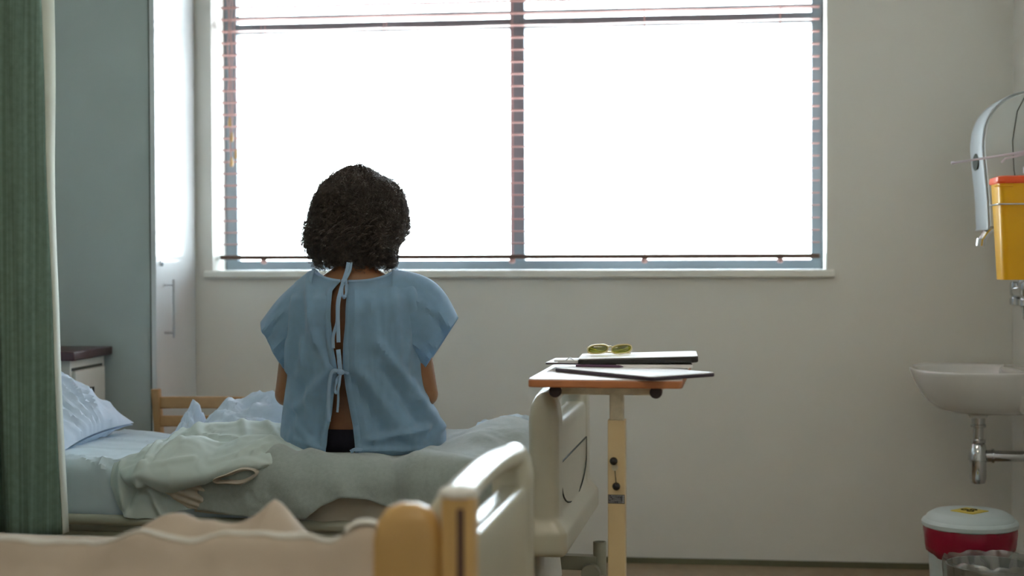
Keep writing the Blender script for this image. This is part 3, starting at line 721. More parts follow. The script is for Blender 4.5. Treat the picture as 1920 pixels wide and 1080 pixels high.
# things on the tray (world placement from plan distances)
def on_tray(name, mb, m, corners_z, label, cat): pass
def slab_thing(name, cxy, hw, hl, th, z0, rot, tilt, m_top, m_edge, label, cat, r=0.012):
    t = thing(name, label, cat, (cxy[0], cxy[1], z0), rot); t.rotation_euler = (tilt[0], tilt[1], rot)
    c = obj('cover', MB().loft([rrect(0, 0, hw, hl, r, zz, 5) for zz in (0, th)]), m_edge, t, bevel=min(0.003, th*0.4))
    obj('top_sheet', MB().loft([rrect(0, 0, hw-0.0015, hl-0.0015, r, zz, 5) for zz in (th-0.0003, th+0.0012)]), m_top, t)
    return t
def c2(px_, z_): return Vector(cam2w(px_, z_)+(0,))
nB = c2(1218, 3.84); lB = c2(1036, 4.17); rB = c2(1345, 3.97)
ctr = (lB+rB)/2; ang = math.atan2((nB-lB).y, (nB-lB).x)
fB = slab_thing('document_folder', (ctr.x, ctr.y), (nB-lB).length/2, (rB-nB).length/2, 0.010, tz+0.0012, ang, (0, 0), M_paper, M_folder,
                'dark-edged folder with white top sheet lying nearest, overhanging the tray right edge', 'folder')
obj('side_flap', MB().loft([rrect(0.165, 0, 0.022, (rB-nB).length/2-0.02, 0.005, zz, 3) for zz in (0.0112, 0.0116)]), M_paper, fB)
cA = c2(1205, 4.27)
slab_thing('dark_laptop_case', (cA.x-0.012, cA.y), 0.168, 0.115, 0.017, tz+0.022, rad(1), (0, rad(-1.6)), M_paper, M_black,
           'black-edged slab with white top under the sunglasses on the tray', 'laptop', 0.02)
cP = c2(1225, 4.24)
pst = obj('paper_stack', MB().loft([rrect(0, 0, 0.105+0.001*random.random(), 0.105, 0.002, zz, 2) for zz in (0, 0.003, 0.006, 0.0085)]), M_paper, None)
pst.location = (cP.x, cP.y+0.01, tz+0.0118); pst.rotation_euler = (0, 0, rad(3)); tag(pst, 'white papers stacked beneath the black-edged slab on the tray', 'papers')
cC = c2(1112, 4.30)
cl = slab_thing('clipboard', (cC.x, cC.y), 0.125, 0.10, 0.0045, tz+0.0168, rad(-3), (0, 0), M_paper, M_folder,
                'thin clipboard with metal clip sticking out at the tray left side', 'clipboard', 0.008)
obj('metal_clip', MB().box(-0.09, -0.02, -0.095, -0.07, 0.005, 0.009).tube([(-0.10, -0.09, 0.010), (-0.01, -0.09, 0.012)], 0.003, 8).tube([(-0.07, -0.093, 0.010), (-0.055, -0.093, 0.020), (-0.04, -0.093, 0.010)], 0.0015, 8), M_steel, cl, bevel=0.001)
cG = c2(1100, 4.03)
pn = obj('pen', MB().tube([(-0.07, 0, 0), (0.055, 0, 0), (0.067, 0, -0.001)], [0.0038, 0.0038, 0.001], 10), mat('plum_pen', (0.10, 0.04, 0.09), 0.3), None)
pn.location = (c2(1125, 4.16).x, c2(1125, 4.16).y, tz+0.0165); pn.rotation_euler = (0, 0, rad(-12)); tag(pn, 'dark slim pen lying on the nearest folder by the clipboard', 'pen')

# sunglasses
gx = c2(1143, 4.30)
sg = thing('sunglasses', 'sunglasses with olive lenses and clear gold frame on the stack', 'glasses', (gx.x, gx.y, tz+0.0405), rad(8))
for s in (-1, 1):
    lp = [(s*0.034+0.029*math.copysign(abs(math.cos(a))**0.75, math.cos(a)), 0.004*math.cos(a)*s, 0.0145+0.0125*math.copysign(abs(math.sin(a))**0.8, math.sin(a))+0.003*s*math.cos(a)*s) for a in [2*PI*k/28 for k in range(28)]]
    rm = obj('rim', MB().tube(lp, 0.0022, 8, closed=True), M_gold, sg)
    n_ = len(lp); mm = MB(); cen = (s*0.034, 0.0015, 0.0145)
    mm.add(lp+[cen], [(i, (i+1) % n_, n_) for i in range(n_)])
    obj('lens', mm, M_lens, rm, solid=0.0015)
    obj('temple', MB().tube([(s*0.064, 0.002, 0.018), (s*0.062, 0.015, 0.016), (s*0.02, 0.020+0.006*s, 0.006), (-s*0.045, 0.020+0.006*s, 0.002), (-s*0.062, 0.020+0.006*s, 0.0025)], 0.0018, 8), M_gold, sg)
obj('bridge', MB().tube([(-0.008, 0, 0.018), (-0.004, -0.002, 0.022), (0.004, -0.002, 0.022), (0.008, 0, 0.018)], 0.0022, 8), M_gold, sg)

# ------------------------------------------------------------------ washbasin on the right wall
bsn = thing('washbasin', 'white porcelain washbasin on the right wall', 'washbasin', (XR, 5.36, 0.79))
def bloop(k, z, n=56, bk=0.93):
    out = []; tip = -0.215-0.218*k; back = -0.215+0.214*max(k, bk) if bk else -0.215+0.17*k
    c0 = (tip+back)/2; h = (back-tip)/2
    for j in range(n):
        a = 2*PI*j/n; ex = math.copysign(abs(math.cos(a))**0.75, math.cos(a)); ey = math.copysign(abs(math.sin(a))**0.85, math.sin(a))
        out.append((c0+h*ex, 0.25*(k if not bk else 0.25+0.75*k)*ey, z))
    return out
loops = [bloop(0.10, -0.148), bloop(0.40, -0.146), bloop(0.58, -0.135), bloop(0.74, -0.110), bloop(0.86, -0.075), bloop(0.95, -0.035), bloop(0.985, -0.012), bloop(1.0, -0.002), bloop(0.995, 0.003), bloop(0.97, 0.005),
         bloop(0.93, 0.003, bk=0), bloop(0.90, -0.006, bk=0), bloop(0.83, -0.05, bk=0), bloop(0.6, -0.10, bk=0), bloop(0.3, -0.118, bk=0), bloop(0.05, -0.12, bk=0)]
obj('bowl', MB().loft(loops), M_porc, bsn, sang=60)
obj('wall_ledge', MB().box(-0.10, -0.001, -0.20, 0.20, -0.14, 0.004), M_porc, bsn, bevel=0.02, bseg=4)
tp = MB().lathe([(0.048, 0.0), (0.046, -0.008), (0.034, -0.014), (0.030, -0.022)], (-0.200, 0, -0.146), 28)
obj('drain_collar', tp, M_porc, bsn)
tr_ = MB().lathe([(0.023, 0), (0.023, -0.026), (0.026, -0.028), (0.026, -0.036), (0.018, -0.038), (0.018, -0.078), (0.026, -0.080), (0.026, -0.090), (0.023, -0.094), (0.026, -0.098), (0.034, -0.145), (0.034, -0.152), (0.029, -0.154), (0.029, -0.215), (0.024, -0.232), (0.010, -0.236)], (-0.200, 0, -0.165), 28)
tr_.tube([(-0.18, 0, -0.302), (-0.15, 0, -0.302)], 0.022, 18).tube([(-0.155, 0, -0.302), (-0.148, 0, -0.302)], 0.026, 18).tube([(-0.15, 0, -0.302), (-0.001, 0, -0.302)], 0.0195, 18)
obj('bottle_trap', tr_, M_chrome, bsn)
# wall mixer tap
mx_ = thing('wall_tap', 'chrome wall tap with bent spout above the washbasin', 'tap', (XR, 5.36, 1.06))
tb = MB()
for y in (-0.075, 0.0, 0.075):
    tb.tube([(-0.001, y, 0.0), (-0.055, y, 0.0)], 0.018, 16).tube([(-0.001, y, 0), (-0.012, y, 0)], 0.028, 20)
tb.tube([(-0.055, -0.09, 0), (-0.055, 0.09, 0)], 0.022, 18)
obj('tap_body', tb, M_chrome, mx_)
obj('spout', MB().tube(catmull([(-0.055, 0, 0.01), (-0.055, 0, 0.12), (-0.06, 0, 0.20), (-0.10, 0, 0.235), (-0.155, 0, 0.225), (-0.185, 0, 0.19), (-0.192, 0, 0.165)], 32), 0.0135, 14).tube([(-0.192, 0, 0.185), (-0.195, 0, 0.160)], 0.0165, 16), M_chrome, mx_)
for y in (-0.075, 0.075):
    obj('tap_valve', MB().lathe([(0.016, 0.035), (0.020, 0.03), (0.020, -0.01), (0.014, -0.02), (0.021, -0.025), (0.021, -0.045), (0.010, -0.05)], (-0.060, y, 0.0), 18), M_chrome, mx_)
obj('tap_loop', MB().tube([(-0.06, -0.075, -0.045), (-0.06, -0.072, -0.07), (-0.055, -0.05, -0.088), (-0.05, -0.02, -0.08), (-0.05, -0.005, -0.05), (-0.05, 0, -0.02)], 0.007, 10), M_chrome, mx_)

# towel dispenser: rounded side profile extruded along the wall
dp = thing('towel_dispenser', 'grey-white paper towel dispenser high on the right wall', 'dispenser', (XR, 5.42, 1.28))
prof = [(-0.001, 0.0), (-0.175, 0.0), (-0.185, 0.01), (-0.192, 0.12), (-0.205, 0.24), (-0.208, 0.30), (-0.198, 0.36), (-0.17, 0.41), (-0.12, 0.45), (-0.06, 0.468), (-0.001, 0.47)]
pr = [tuple(p) for p in catmull([(a, b) for a, b in prof], 40)]
lo = []
for y, k in ((-0.118, 0.965), (-0.108, 0.995), (-0.10, 1.0), (0.10, 1.0), (0.115, 0.97)):
    lo.append([(p[0]*k*0.95, y, 0.235+(p[1]-0.235)*k) for p in pr])
obj('housing', MB().loft(lo), M_disp, dp, sang=50)
# curved blue-grey front strip
G = []
for y in (-0.112, -0.10, 0.10, 0.112):
    G.append([(0.95*p[0]*(1.012 if abs(y) < 0.11 else 0.99)-0.001, y, 0.235+(p[1]-0.235)*1.006) for p in pr[4:36]])
obj('front_cover', MB().grid(G), M_dispf, dp, solid=0.003)
obj('seam', MB().tube([(-0.055, -0.119, 0.46), (-0.085, -0.1195, 0.40), (-0.10, -0.1195, 0.30), (-0.095, -0.1195, 0.20), (-0.08, -0.1195, 0.10), (-0.075, -0.119, 0.01)], 0.0016, 6), M_gap, dp)
obj('lock_button', MB().tube([(-0.105, -0.117, 0.135), (-0.105, -0.122, 0.135)], 0.008, 14), M_black, dp)
obj('paper_slot', MB().loft([[(-0.2020, 0.055*math.cos(a)*k, 0.235+0.030*math.sin(a)*k) for a in [2*PI*q/20 for q in range(20)]] for k in (1.0, 0.9)]+[[(-0.19, 0.05*math.cos(a), 0.235+0.026*math.sin(a)) for a in [2*PI*q/20 for q in range(20)]]]), M_gap, dp)

# sharps container
sh = thing('sharps_container', 'yellow sharps container with orange-red lid in a wire bracket', 'container', (XR-0.105, 5.055, 1.108))
lo = [rrect(0.0, 0, 0.086, 0.060, 0.022, 0.0, 5), rrect(0, 0, 0.094, 0.068, 0.022, 0.16, 5), rrect(0, 0, 0.1025, 0.075, 0.022, 0.315, 5), rrect(0, 0, 0.096, 0.069, 0.02, 0.318, 5)]
sb = obj('container_body', MB().loft(lo), M_yellow, sh)
obj('container_lid', MB().loft([rrect(0, 0, 0.106, 0.079, 0.024, 0.312, 5), rrect(0, 0, 0.109, 0.082, 0.026, 0.318, 5), rrect(0, 0, 0.107, 0.080, 0.024, 0.332, 5), rrect(0, 0, 0.095, 0.07, 0.02, 0.337, 5)]), M_red, sh)
obj('lid_tab', MB().tube([(-0.104, -0.05, 0.306), (-0.112, -0.062, 0.303), (-0.10, -0.080, 0.303), (-0.06, -0.083, 0.304)], 0.0025, 8), M_yellow, sh)
wb = MB().tube([(p[0], p[1], p[2]) for p in rrect(0, 0, 0.104, 0.078, 0.022, 0.245, 5)], 0.0028, 8, closed=True)
wb.tube([(0.10, 0, 0.245), (0.104, 0, 0.245), (0.1045, 0, 0.10)], 0.003, 8)
obj('wire_bracket', wb, M_steel, sh)

# soap pump bottle behind it, elbow lever
sp = thing('pump_bottle', 'white elbow-lever pump bottle behind the yellow container', 'bottle', (1.118, 5.235, 1.28))
obj('bottle_body', MB().lathe([(0.034, 0), (0.036, 0.01), (0.036, 0.14), (0.028, 0.165), (0.014, 0.175), (0.014, 0.19)], (0, 0, 0), 24), M_pumpw, sp)
obj('pump_neck', MB().lathe([(0.017, 0.185), (0.017, 0.205), (0.010, 0.212), (0.011, 0.225), (0.006, 0.235), (0.006, 0.262)], (0, 0, 0), 18), M_pumpw, sp)
obj('pump_lever', MB().tube([(0.04, 0, 0.262), (0, 0, 0.258), (-0.06, 0, 0.250), (-0.248, -0.0, 0.222)], [0.006, 0.007, 0.0042, 0.0035], 8).tube([(-0.243, 0, 0.223), (-0.253, 0, 0.2215)], 0.0055, 8), M_pumpw, sp)
obj('pump_nozzle', MB().tube([(0, 0, 0.255), (-0.03, 0, 0.245), (-0.075, 0, 0.235), (-0.088, 0, 0.222)], [0.006, 0.004, 0.0035, 0.003], 8), M_pumpw, sp)
obj('bottle_bracket', MB().box(-0.04, 0.061, -0.04, 0.04, -0.006, 0.0).box(0.055, 0.061, -0.03, 0.03, -0.006, 0.12), M_steel, sp, bevel=0.002)

# bins
bn = thing('clinical_waste_bin', 'pale round bin with domed lid and crimson bag under the washbasin', 'bin', (0.905, 5.09, 0))
obj('bin_body', MB().lathe([(0.118, 0), (0.122, 0.005), (0.138, 0.29), (0.138, 0.30)], (0, 0, 0), 40), M_binw, bn)
ld = obj('bin_lid', MB().lathe([(0.150, 0.288), (0.155, 0.292), (0.156, 0.304), (0.151, 0.311), (0.144, 0.314), (0.138, 0.325), (0.12, 0.336), (0.115, 0.338), (0.05, 0.342), (0.002, 0.343)], (0, 0, 0), 44), M_binw, bn)
lo = []
for q, (r, zz) in enumerate(((0.141, 0.30), (0.148, 0.295), (0.150, 0.27), (0.145, 0.24), (0.141, 0.225))):
    lo.append([((r+0.003*math.sin(a*9+q)+0.003*ns(a*3, q))*math.cos(a), (r+0.003*math.sin(a*9+q))*math.sin(a), zz-(0.034*max(0, math.cos(a+1.75))+0.010*ns(math.cos(a)*4, math.sin(a)*4)+0.004)*(q/4)**1.3) for a in [2*PI*k/60 for k in range(60)]])
obj('bag_rim', MB().loft(lo, caps=False), M_redbag, bn, solid=0.002)
yl = obj('lid_label', MB().lathe([(0.062, 0.3415), (0.060, 0.3445), (0.002, 0.3448)], (-0.005, -0.02, 0), 4, 1.0, 1.0), M_yel2, ld, smooth=False)
m = MB()
for k in range(3):
    a0 = 2*PI*k/3+0.5
    m.tube([(-0.005+0.017*math.cos(a0)+0.011*math.cos(a), -0.02+0.017*math.sin(a0)+0.011*math.sin(a), 0.3452) for a in [a0+PI+0.6+(2*PI-1.2)*q/14 for q in range(15)]], 0.0016, 6)
obj('hazard_mark', m.tube([(-0.005+0.008*math.cos(a), -0.02+0.008*math.sin(a), 0.3452) for a in [2*PI*q/12 for q in range(12)]], 0.0012, 6, closed=True), M_black, ld)

b2 = thing('waste_paper_bin', 'small open bin lined with a clear bag in front of the crimson-bag bin', 'bin', (0.90, 4.73, 0))
obj('bin_body', MB().lathe([(0.10, 0), (0.104, 0.004), (0.128, 0.232), (0.131, 0.236), (0.126, 0.236), (0.10, 0.01), (0.002, 0.008)], (0, 0, 0), 40), mat('grey_bin', (0.34, 0.35, 0.34), 0.5), b2)
lo = []
for q in range(14):
    r = [0.112, 0.118, 0.123, 0.125, 0.130, 0.136, 0.140, 0.140, 0.139, 0.138, 0.137, 0.136, 0.135, 0.134][q]
    zz = [0.12, 0.17, 0.21, 0.238, 0.250, 0.252, 0.245, 0.23, 0.21, 0.19, 0.17, 0.15, 0.135, 0.12][q]
    lo.append([((r+0.010*ns(math.cos(a)*5, math.sin(a)*5, q*0.35)*min(1, q/4))*math.cos(a), (r+0.010*ns(math.cos(a)*5, math.sin(a)*5, q*0.35)*min(1, q/4))*math.sin(a), zz+0.014*ns(math.cos(a)*4+3, math.sin(a)*4, q*0.4)) for a in [2*PI*k/90 for k in range(90)]])
obj('bin_liner', MB().loft(lo, caps=False), M_clear, b2, solid=0.001)

# ------------------------------------------------------------------ the seated person
PZ = 0.600
person = thing('person', 'person with curly dark hair in light blue open-backed gown, seated facing the window', 'person', (-1.015, 4.389, PZ), YAW-rad(1.0))
b = MB()
# torso: lofted ellipses then limbs, all grown together
tor = [(0.00, 0.135, 0.100, 0.04), (0.04, 0.165, 0.11, 0.04), (0.10, 0.170, 0.110, 0.04), (0.17, 0.148, 0.096, 0.03), (0.24, 0.130, 0.086, 0.02), (0.32, 0.138, 0.088, 0.008),
       (0.40, 0.152, 0.092, 0.004), (0.46, 0.155, 0.088, 0.004), (0.495, 0.135, 0.074, 0.008), (0.535, 0.095, 0.066, 0.01), (0.56, 0.058, 0.056, 0.018), (0.62, 0.050, 0.053, 0.03), (0.66, 0.050, 0.055, 0.035)]
b.loft([[(a*math.cos(t), yc+c_*math.sin(t), zz) for t in [2*PI*k/32 for k in range(32)]] for zz, a, c_, yc in tor])
b.ball((0, 0.045, 0.712), (0.074, 0.095, 0.105)); b.ball((0, 0.075, 0.655), (0.055, 0.065, 0.055))   # skull, jaw
b.capsule((0, 0.135, 0.715), (0, 0.152, 0.690), 0.009, 0.015); b.ball((0, 0.133, 0.655), (0.024, 0.012, 0.010))  # nose, lips
for s in (-1, 1):
    b.ball((s*0.076, 0.045, 0.70), (0.010, 0.018, 0.030))                         # ears
    b.ball((s*0.034, 0.128, 0.735), (0.020, 0.012, 0.008))                        # brow
    b.capsule((s*0.10, 0.004, 0.475), (s*0.158, 0.004, 0.455), 0.044, 0.046)
    el = (s*0.212, 0.015, 0.175) if s > 0 else (s*0.208, 0.02, 0.175)
    b.capsule((s*0.162, 0.004, 0.452), el, 0.046, 0.037); wr = (s*0.075, 0.215, 0.165)
    b.capsule(el, (s*0.15, 0.11, 0.165), 0.038, 0.034); b.capsule((s*0.15, 0.11, 0.165), wr, 0.034, 0.023)
    pc = (s*0.035, 0.285, 0.158); b.capsule(wr, pc, 0.024, 0.030)
    b.capsule((s*0.050, 0.27, 0.158), (s*0.02, 0.295, 0.160), 0.022, 0.024)
    for k in range(4):
        base = Vector((s*(0.045-0.0*k)-s*0.008*k, 0.315-0.004*abs(k-1), 0.172-0.012*k+0.004)); ln = (0.036, 0.041, 0.038, 0.030)[k]
        mid = base+Vector((-s*ln*0.6, ln*0.6, -0.006)); tip = mid+Vector((-s*ln*0.7, -ln*0.05, -0.014))
        b.capsule(base, mid, 0.0088, 0.008); b.capsule(mid, tip, 0.008, 0.0068)
    b.capsule((s*0.052, 0.265, 0.175), (s*0.022, 0.295, 0.192), 0.011, 0.009); b.capsule((s*0.022, 0.295, 0.192), (s*0.0, 0.315, 0.186), 0.009, 0.0075)
    b.capsule((s*0.085, 0.03, 0.085), (s*0.10, 0.46, 0.070), 0.085, 0.058)        # thigh
    b.capsule((s*0.10, 0.46, 0.070), (s*0.10, 0.50, -0.15), 0.058, 0.050); b.capsule((s*0.10, 0.50, -0.15), (s*0.10, 0.50, -0.44), 0.050, 0.034)
    b.capsule((s*0.10, 0.48, -0.485), (s*0.105, 0.60, -0.52), 0.036, 0.026)
    for k in range(5): b.capsule((s*(0.085+0.011*k), 0.61-0.006*k, -0.525), (s*(0.085+0.012*k), 0.635-0.008*k, -0.53), 0.010, 0.009-0.0006*k)
body = obj('body', b, M_skin, person, remesh=0.005, smo=5)
for s in (-1, 1): obj('eye', MB().ball((s*0.030, 0.131, 0.717), 0.0115), M_eye, person)
# underwear
m = MB().loft([[(a*math.cos(t), yc+c_*math.sin(t), zz) for t in [2*PI*k/48 for k in range(48)]] for zz, a, c_, yc in
               ((0.0, 0.141, 0.106, 0.04), (0.04, 0.170, 0.116, 0.04), (0.072, 0.175, 0.117, 0.04), (0.078, 0.173, 0.115, 0.04))], caps=False)
obj('underwear', m, M_navy, person, solid=0.002)

# gown: torso shell, open down the back
def PX(x, y): return ((x-662)/625, (850-y)/625)
SL = 0.0
def slit(z):
    yy = 850-z*625
    l = interp(yy, [505, 528, 545, 600, 640, 690, 705, 770, 800, 850, 870], [641, 641, 629, 628, 632, 641, 637, 628, 621, 616, 618])
    r = interp(yy, [505, 528, 545, 600, 640, 690, 705, 770, 800, 850, 870], [643, 656, 657, 655, 651, 650, 652, 663, 668, 672, 668])
    return (l-662)/625, (r-662)/625
# rows: z at sides, z at back centre, half width, centre x, half depth, centre y
rows = [ # zs,   zb,    zf,    x0px, x1px, depth, yc
    (0.550, 0.516, 0.500, 584, 741, 0.080, 0.012),
    (0.545, 0.508, 0.492, 577, 748, 0.090, 0.012),
    (0.530, 0.492, 0.475, 562, 770, 0.108, 0.008),
    (0.500, 0.465, 0.450, 546, 792, 0.126, 0.004),
    (0.455, 0.430, 0.42, 538, 797, 0.136, 0.002),
    (0.38, 0.37, 0.36, 535, 794, 0.134, 0.002),
    (0.26, 0.26, 0.25, 536, 790, 0.140, 0.004),
    (0.18, 0.18, 0.20, 530, 796, 0.148, 0.02),
    (0.10, 0.10, 0.16, 521, 816, 0.160, 0.04),
    (0.05, 0.05, 0.155, 518, 830, 0.170, 0.05),
    (0.012, 0.006, 0.15, 520, 829, 0.172, 0.05)]
R_ = catmull(rows, 110)
L_back = [ # fold ridges in photo pixels: x0,y0,x1,y1,width,amp
    (583, 515, 600, 640, 7, 0.010), (600, 560, 570, 700, 9, 0.007), (560, 560, 548, 690, 8, 0.012), (545, 640, 560, 760, 9, 0.007),
    (628, 690, 560, 760, 10, 0.008), (600, 620, 620, 680, 7, 0.006), (590, 700, 540, 800, 12, -0.007), (575, 640, 590, 800, 6, 0.004),
    (770, 540, 800, 640, 9, 0.010), (745, 560, 752, 690, 9, 0.006), (785, 600, 778, 700, 8, -0.010), (715, 640, 790, 745, 9, 0.010), (725, 690, 785, 790, 8, -0.008),
    (665, 705, 720, 805, 12, -0.010), (690, 700, 770, 820, 10, 0.007), (672, 540, 676, 690, 10, 0.004), (700, 560, 712, 650, 8, 0.005),
    (780, 745, 825, 800, 9, 0.016), (700, 815, 800, 800, 8, 0.010), (665, 800, 655, 845, 6, 0.006), (800, 820, 826, 760, 7, -0.006), (610, 560, 604, 600, 8, 0.005), (540, 780, 600, 830, 9, 0.006),
    (640, 705, 640, 700, 12, -0.010), (560, 820, 610, 835, 7, 0.005), (680, 835, 790, 838, 6, 0.008)]
P = []
NC = 220
for k, r in enumerate(R_):
    zs_, zb_, zf_, x0, x1, dp_, yc = r
    xc = ((x0+x1)/2-662)/625; hw = (x1-x0)/2/625
    zmid = zb_
    sl, sr = slit(zmid)
    n = 2.35
    # theta measured from back centre: back = -pi/2
    def ang_of(x):   # angle on back side for a given x
        c = max(-1, min(1, (x-xc)/hw)); c = math.copysign(abs(c)**(n/2), c); return -math.acos(c)   # in (-pi,0)
    a_r = ang_of(sr); a_l = ang_of(sl)
    # run from right slit edge (a_r) counter-clockwise through 0, pi, to a_l+2pi
    row = []
    for j in range(NC+1):
        a = a_r+(a_l+2*PI-a_r)*j/NC
        c, s = math.cos(a), math.sin(a)
        x = xc+hw*math.copysign(abs(c)**(2/n), c); y = yc+dp_*math.copysign(abs(s)**(2/n), s)
        wb_ = abs(s)**1.5
        zz = zs_*(1-wb_)+(zb_ if s < 0 else zf_)*wb_
        if s < 0.15:
            pxx, pyy = 662+x*625, 850-zz*625
            f = folds(pxx, pyy, L_back)+0.003*ns(pxx/26, pyy/60, 1)+0.0025*ns(pxx/9, pyy/70, 5)
            f *= 1.7*min(1, k/12)*(1 if s < 0 else (0.15-s)/0.15)
            y -= f*max(0.3, -s if s < 0 else 0.3); x += f*c*0.6
        else:
            y += 0.006*math.sin(a*14)*min(1, k/20)
        row.append((x, y, zz))
    P.append(row)
gown = obj('gown', MB().grid(P), M_gown, person, solid=0.0016)
gown['label'] = 'light blue gown torso, open down the back'
# hem bands along neck and slit
def band(idx_fn, wd_):
    pass
ng = [P[0][j] for j in range(NC+1)]
obj('neck_binding', MB().tube([(p[0], p[1], p[2]+0.001) for p in ng], 0.0035, 8, flat=1.2), M_tie, gown)
for jj, sgn in ((0, 1), (NC, -1)):
    G = []
    for k in range(4, 110):
        p = P[k][jj]; q_ = P[k][2 if sgn > 0 else NC-2]
        G.append([(p[0], p[1]-0.0008, p[2]), (p[0]+sgn*0.010, p[1]-0.0014, p[2]), (p[0]+sgn*0.019, p[1]-0.0008+sgn*0.0, p[2])])
    obj('slit_facing', MB().grid(G), M_gown, gown, solid=0.001)
# sleeves
def sleeve(A0, A1, B0, B1_, dA, dB, side):
    # A0/A1 top/bottom px at armhole; B0/B1 top/bottom px at opening
    G = []
    for i in range(41):
        u = i/40; row = []
        e0 = np.array(A0)*(1-u)+np.array(B0)*u; e1 = np.array(A1)*(1-u)+np.array(B1_)*u
        bow = -(26 if side > 0 else 9)*math.sin(PI*u)*np.array([-side*0.6, 0.85]); e0 = e0+bow
        e1 = e1+np.array([-side*4, -5])*math.sin(PI*u)
        for j in range(65):
            a = 2*PI*j/64; c = math.cos(a); s = math.sin(a)
            p = (e0+e1)/2+(e0-e1)/2*c
            d = dA*(1-u)+dB*u
            sq = math.copysign(abs(s)**0.9, s)
            x, zz = PX(p[0], p[1]); y = 0.004+d*sq
            f = 0.007*math.sin(c*7+u*3)*u*(1 if s < 0 else 0.5)+0.004*ns(c*4, u*6, 3+side)
            y += -f if s < 0 else f
            if s < 0:
                y -= 0.014*u**0.5*math.exp(-((c-0.25-0.35*u)/0.14)**2)-0.010*u*math.exp(-((c+0.25-0.2*u)/0.16)**2)+0.010*math.exp(-((c+0.62)/0.10)**2)*u
                y -= 0.004*ns(c*7, u*5, 9+side)
            # open mouth: back edge flares
            if u > 0.9: y += (-0.004 if s < 0 else 0.004)*(u-0.9)*10
            row.append((x, y, zz))
        G.append(row)
    return MB().grid(G)
slv = obj('sleeve', sleeve((735, 506), (742, 655), (856, 597), (795, 690), 0.108, 0.062, 1), M_gown, person, solid=0.0016)
slv2 = obj('sleeve', sleeve((590, 506), (590, 655), (486, 603), (531, 692), 0.108, 0.060, -1), M_gown, person, solid=0.0016)
# cuff hems
# skirt part of the gown over the thighs
lo = []
for i in range(26):
    u = i/25; y = 0.06+0.46*u; row = []
    for j in range(49):
        a = -0.25+(PI+0.5)*j/48
        hw = 0.232-0.02*u; hz = 0.150-0.015*u
        z0 = 0.012
        x = hw*math.cos(a); zz = z0+max(0, hz*math.sin(a))**1.0 if math.sin(a) > 0 else z0+0.03*math.sin(a)
        zz -= 0.022*math.exp(-(x/0.03)**2)*(0.5+u)*0.8
        row.append((x, y, max(zz, 0.004)+0.003*ns(x*12, y*12)))
    lo.append(row)
for i in range(1, 12):
    u = i/11; row = []
    for p in lo[25]: row.append((p[0]*1.0, 0.52+0.055*math.sin(min(1, u*1.5)*PI/2), p[2]-0.26*u*(0.3+0.7*min(1, p[2]/0.12))))
    lo.append(row)
obj('gown_skirt', MB().grid(lo), M_gown, person, solid=0.0016)
# small hem tuft at slit foot
m = MB().tube([PX(x, y)[:1]+(-0.10-0.03*0,)+PX(x, y)[1:] for x, y in ((665, 838), (675, 834), (684, 838))], [0.004, 0.006, 0.003], 8)
# ribbons
def yb(px_, py_):   # gown back depth at a photo pixel
    zz = (850-py_)/625; x = (px_-662)/625
    k = min(range(len(R_)), key=lambda q: abs(R_[q][1]-zz)); r = R_[k]; xc = ((r[3]+r[4])/2-662)/625; hw = (r[4]-r[3])/2/625
    c = min(1, abs((x-xc)/hw)); return r[6]-r[5]*(1-c**2.35)**(1/2.35)
def ribbon(pts, w_, dy=0.006, tw=0.0, name='tie'):
    Q = catmull([(x, y, d) for x, y, d in pts], 8*len(pts)); G = []
    for i, q in enumerate(Q):
        a = Q[min(i+1, len(Q)-1)]-Q[max(i-1, 0)]; t = np.array([a[0], -a[1]]); t = t/(np.linalg.norm(t)+1e-9); n_ = np.array([-t[1], t[0]])
        x, zz = PX(q[0], q[1]); y = yb(q[0], q[1])-dy-q[2]
        th = tw*math.sin(i*0.25)
        G.append([(x+n_[0]*w_*s*math.cos(th), y+w_*s*math.sin(th)+0.001*ns(i*0.3, s), zz+n_[1]*w_*s*math.cos(th)) for s in (-1, -0.4, 0.4, 1)])
    return obj(name, MB().grid(G), M_tie, gown, solid=0.0012)
W5 = 0.0068
ribbon([(657, 492, 0.0), (655, 505, 0.004), (650, 522, 0.01), (648, 530, 0.01)], W5*0.9)
ribbon([(662, 492, -0.002), (660, 508, 0.004), (652, 524, 0.012)], W5*0.5)
ribbon([(648, 524, 0.012), (655, 532, 0.02), (657, 548, 0.022), (653, 556, 0.018), (648, 545, 0.014), (649, 530, 0.014)], W5*0.7, tw=0.8)
ribbon([(650, 526, 0.01), (645, 545, 0.012), (642, 565, 0.010), (641, 600, 0.008), (634, 625, 0.008), (634, 648, 0.008)], W5*0.7)
ribbon([(648, 528, 0.014), (644, 560, 0.014), (643, 590, 0.012), (644, 637, 0.012)], W5*0.85)
obj('tie_knot', MB().ball((PX(650, 527)[0], yb(650, 527)-0.018, PX(650, 527)[1]), (0.010, 0.008, 0.011), 12, 8), M_tie, gown)
ribbon([(643, 650, 0.006), (645, 668, 0.008), (647, 690, 0.010)], W5*0.95)
ribbon([(628, 695, 0.006), (640, 690, 0.014), (650, 690, 0.014), (662, 694, 0.006)], W5*0.6)
ribbon([(646, 690, 0.014), (636, 688, 0.018), (629, 700, 0.014), (625, 730, 0.012), (624, 782, 0.012)], W5*0.85)
ribbon([(648, 692, 0.014), (646, 710, 0.020), (641, 728, 0.018), (637, 724, 0.014), (641, 705, 0.012), (648, 694, 0.012)], W5*0.6, tw=0.8)
ribbon([(646, 694, 0.01), (643, 720, 0.010), (642, 745, 0.010), (640, 765, 0.010)], W5*0.5)
obj('tie_knot', MB().ball((PX(648, 691)[0], yb(648, 691)-0.018, PX(648, 691)[1]), (0.011, 0.008, 0.009), 12, 8), M_tie, gown)
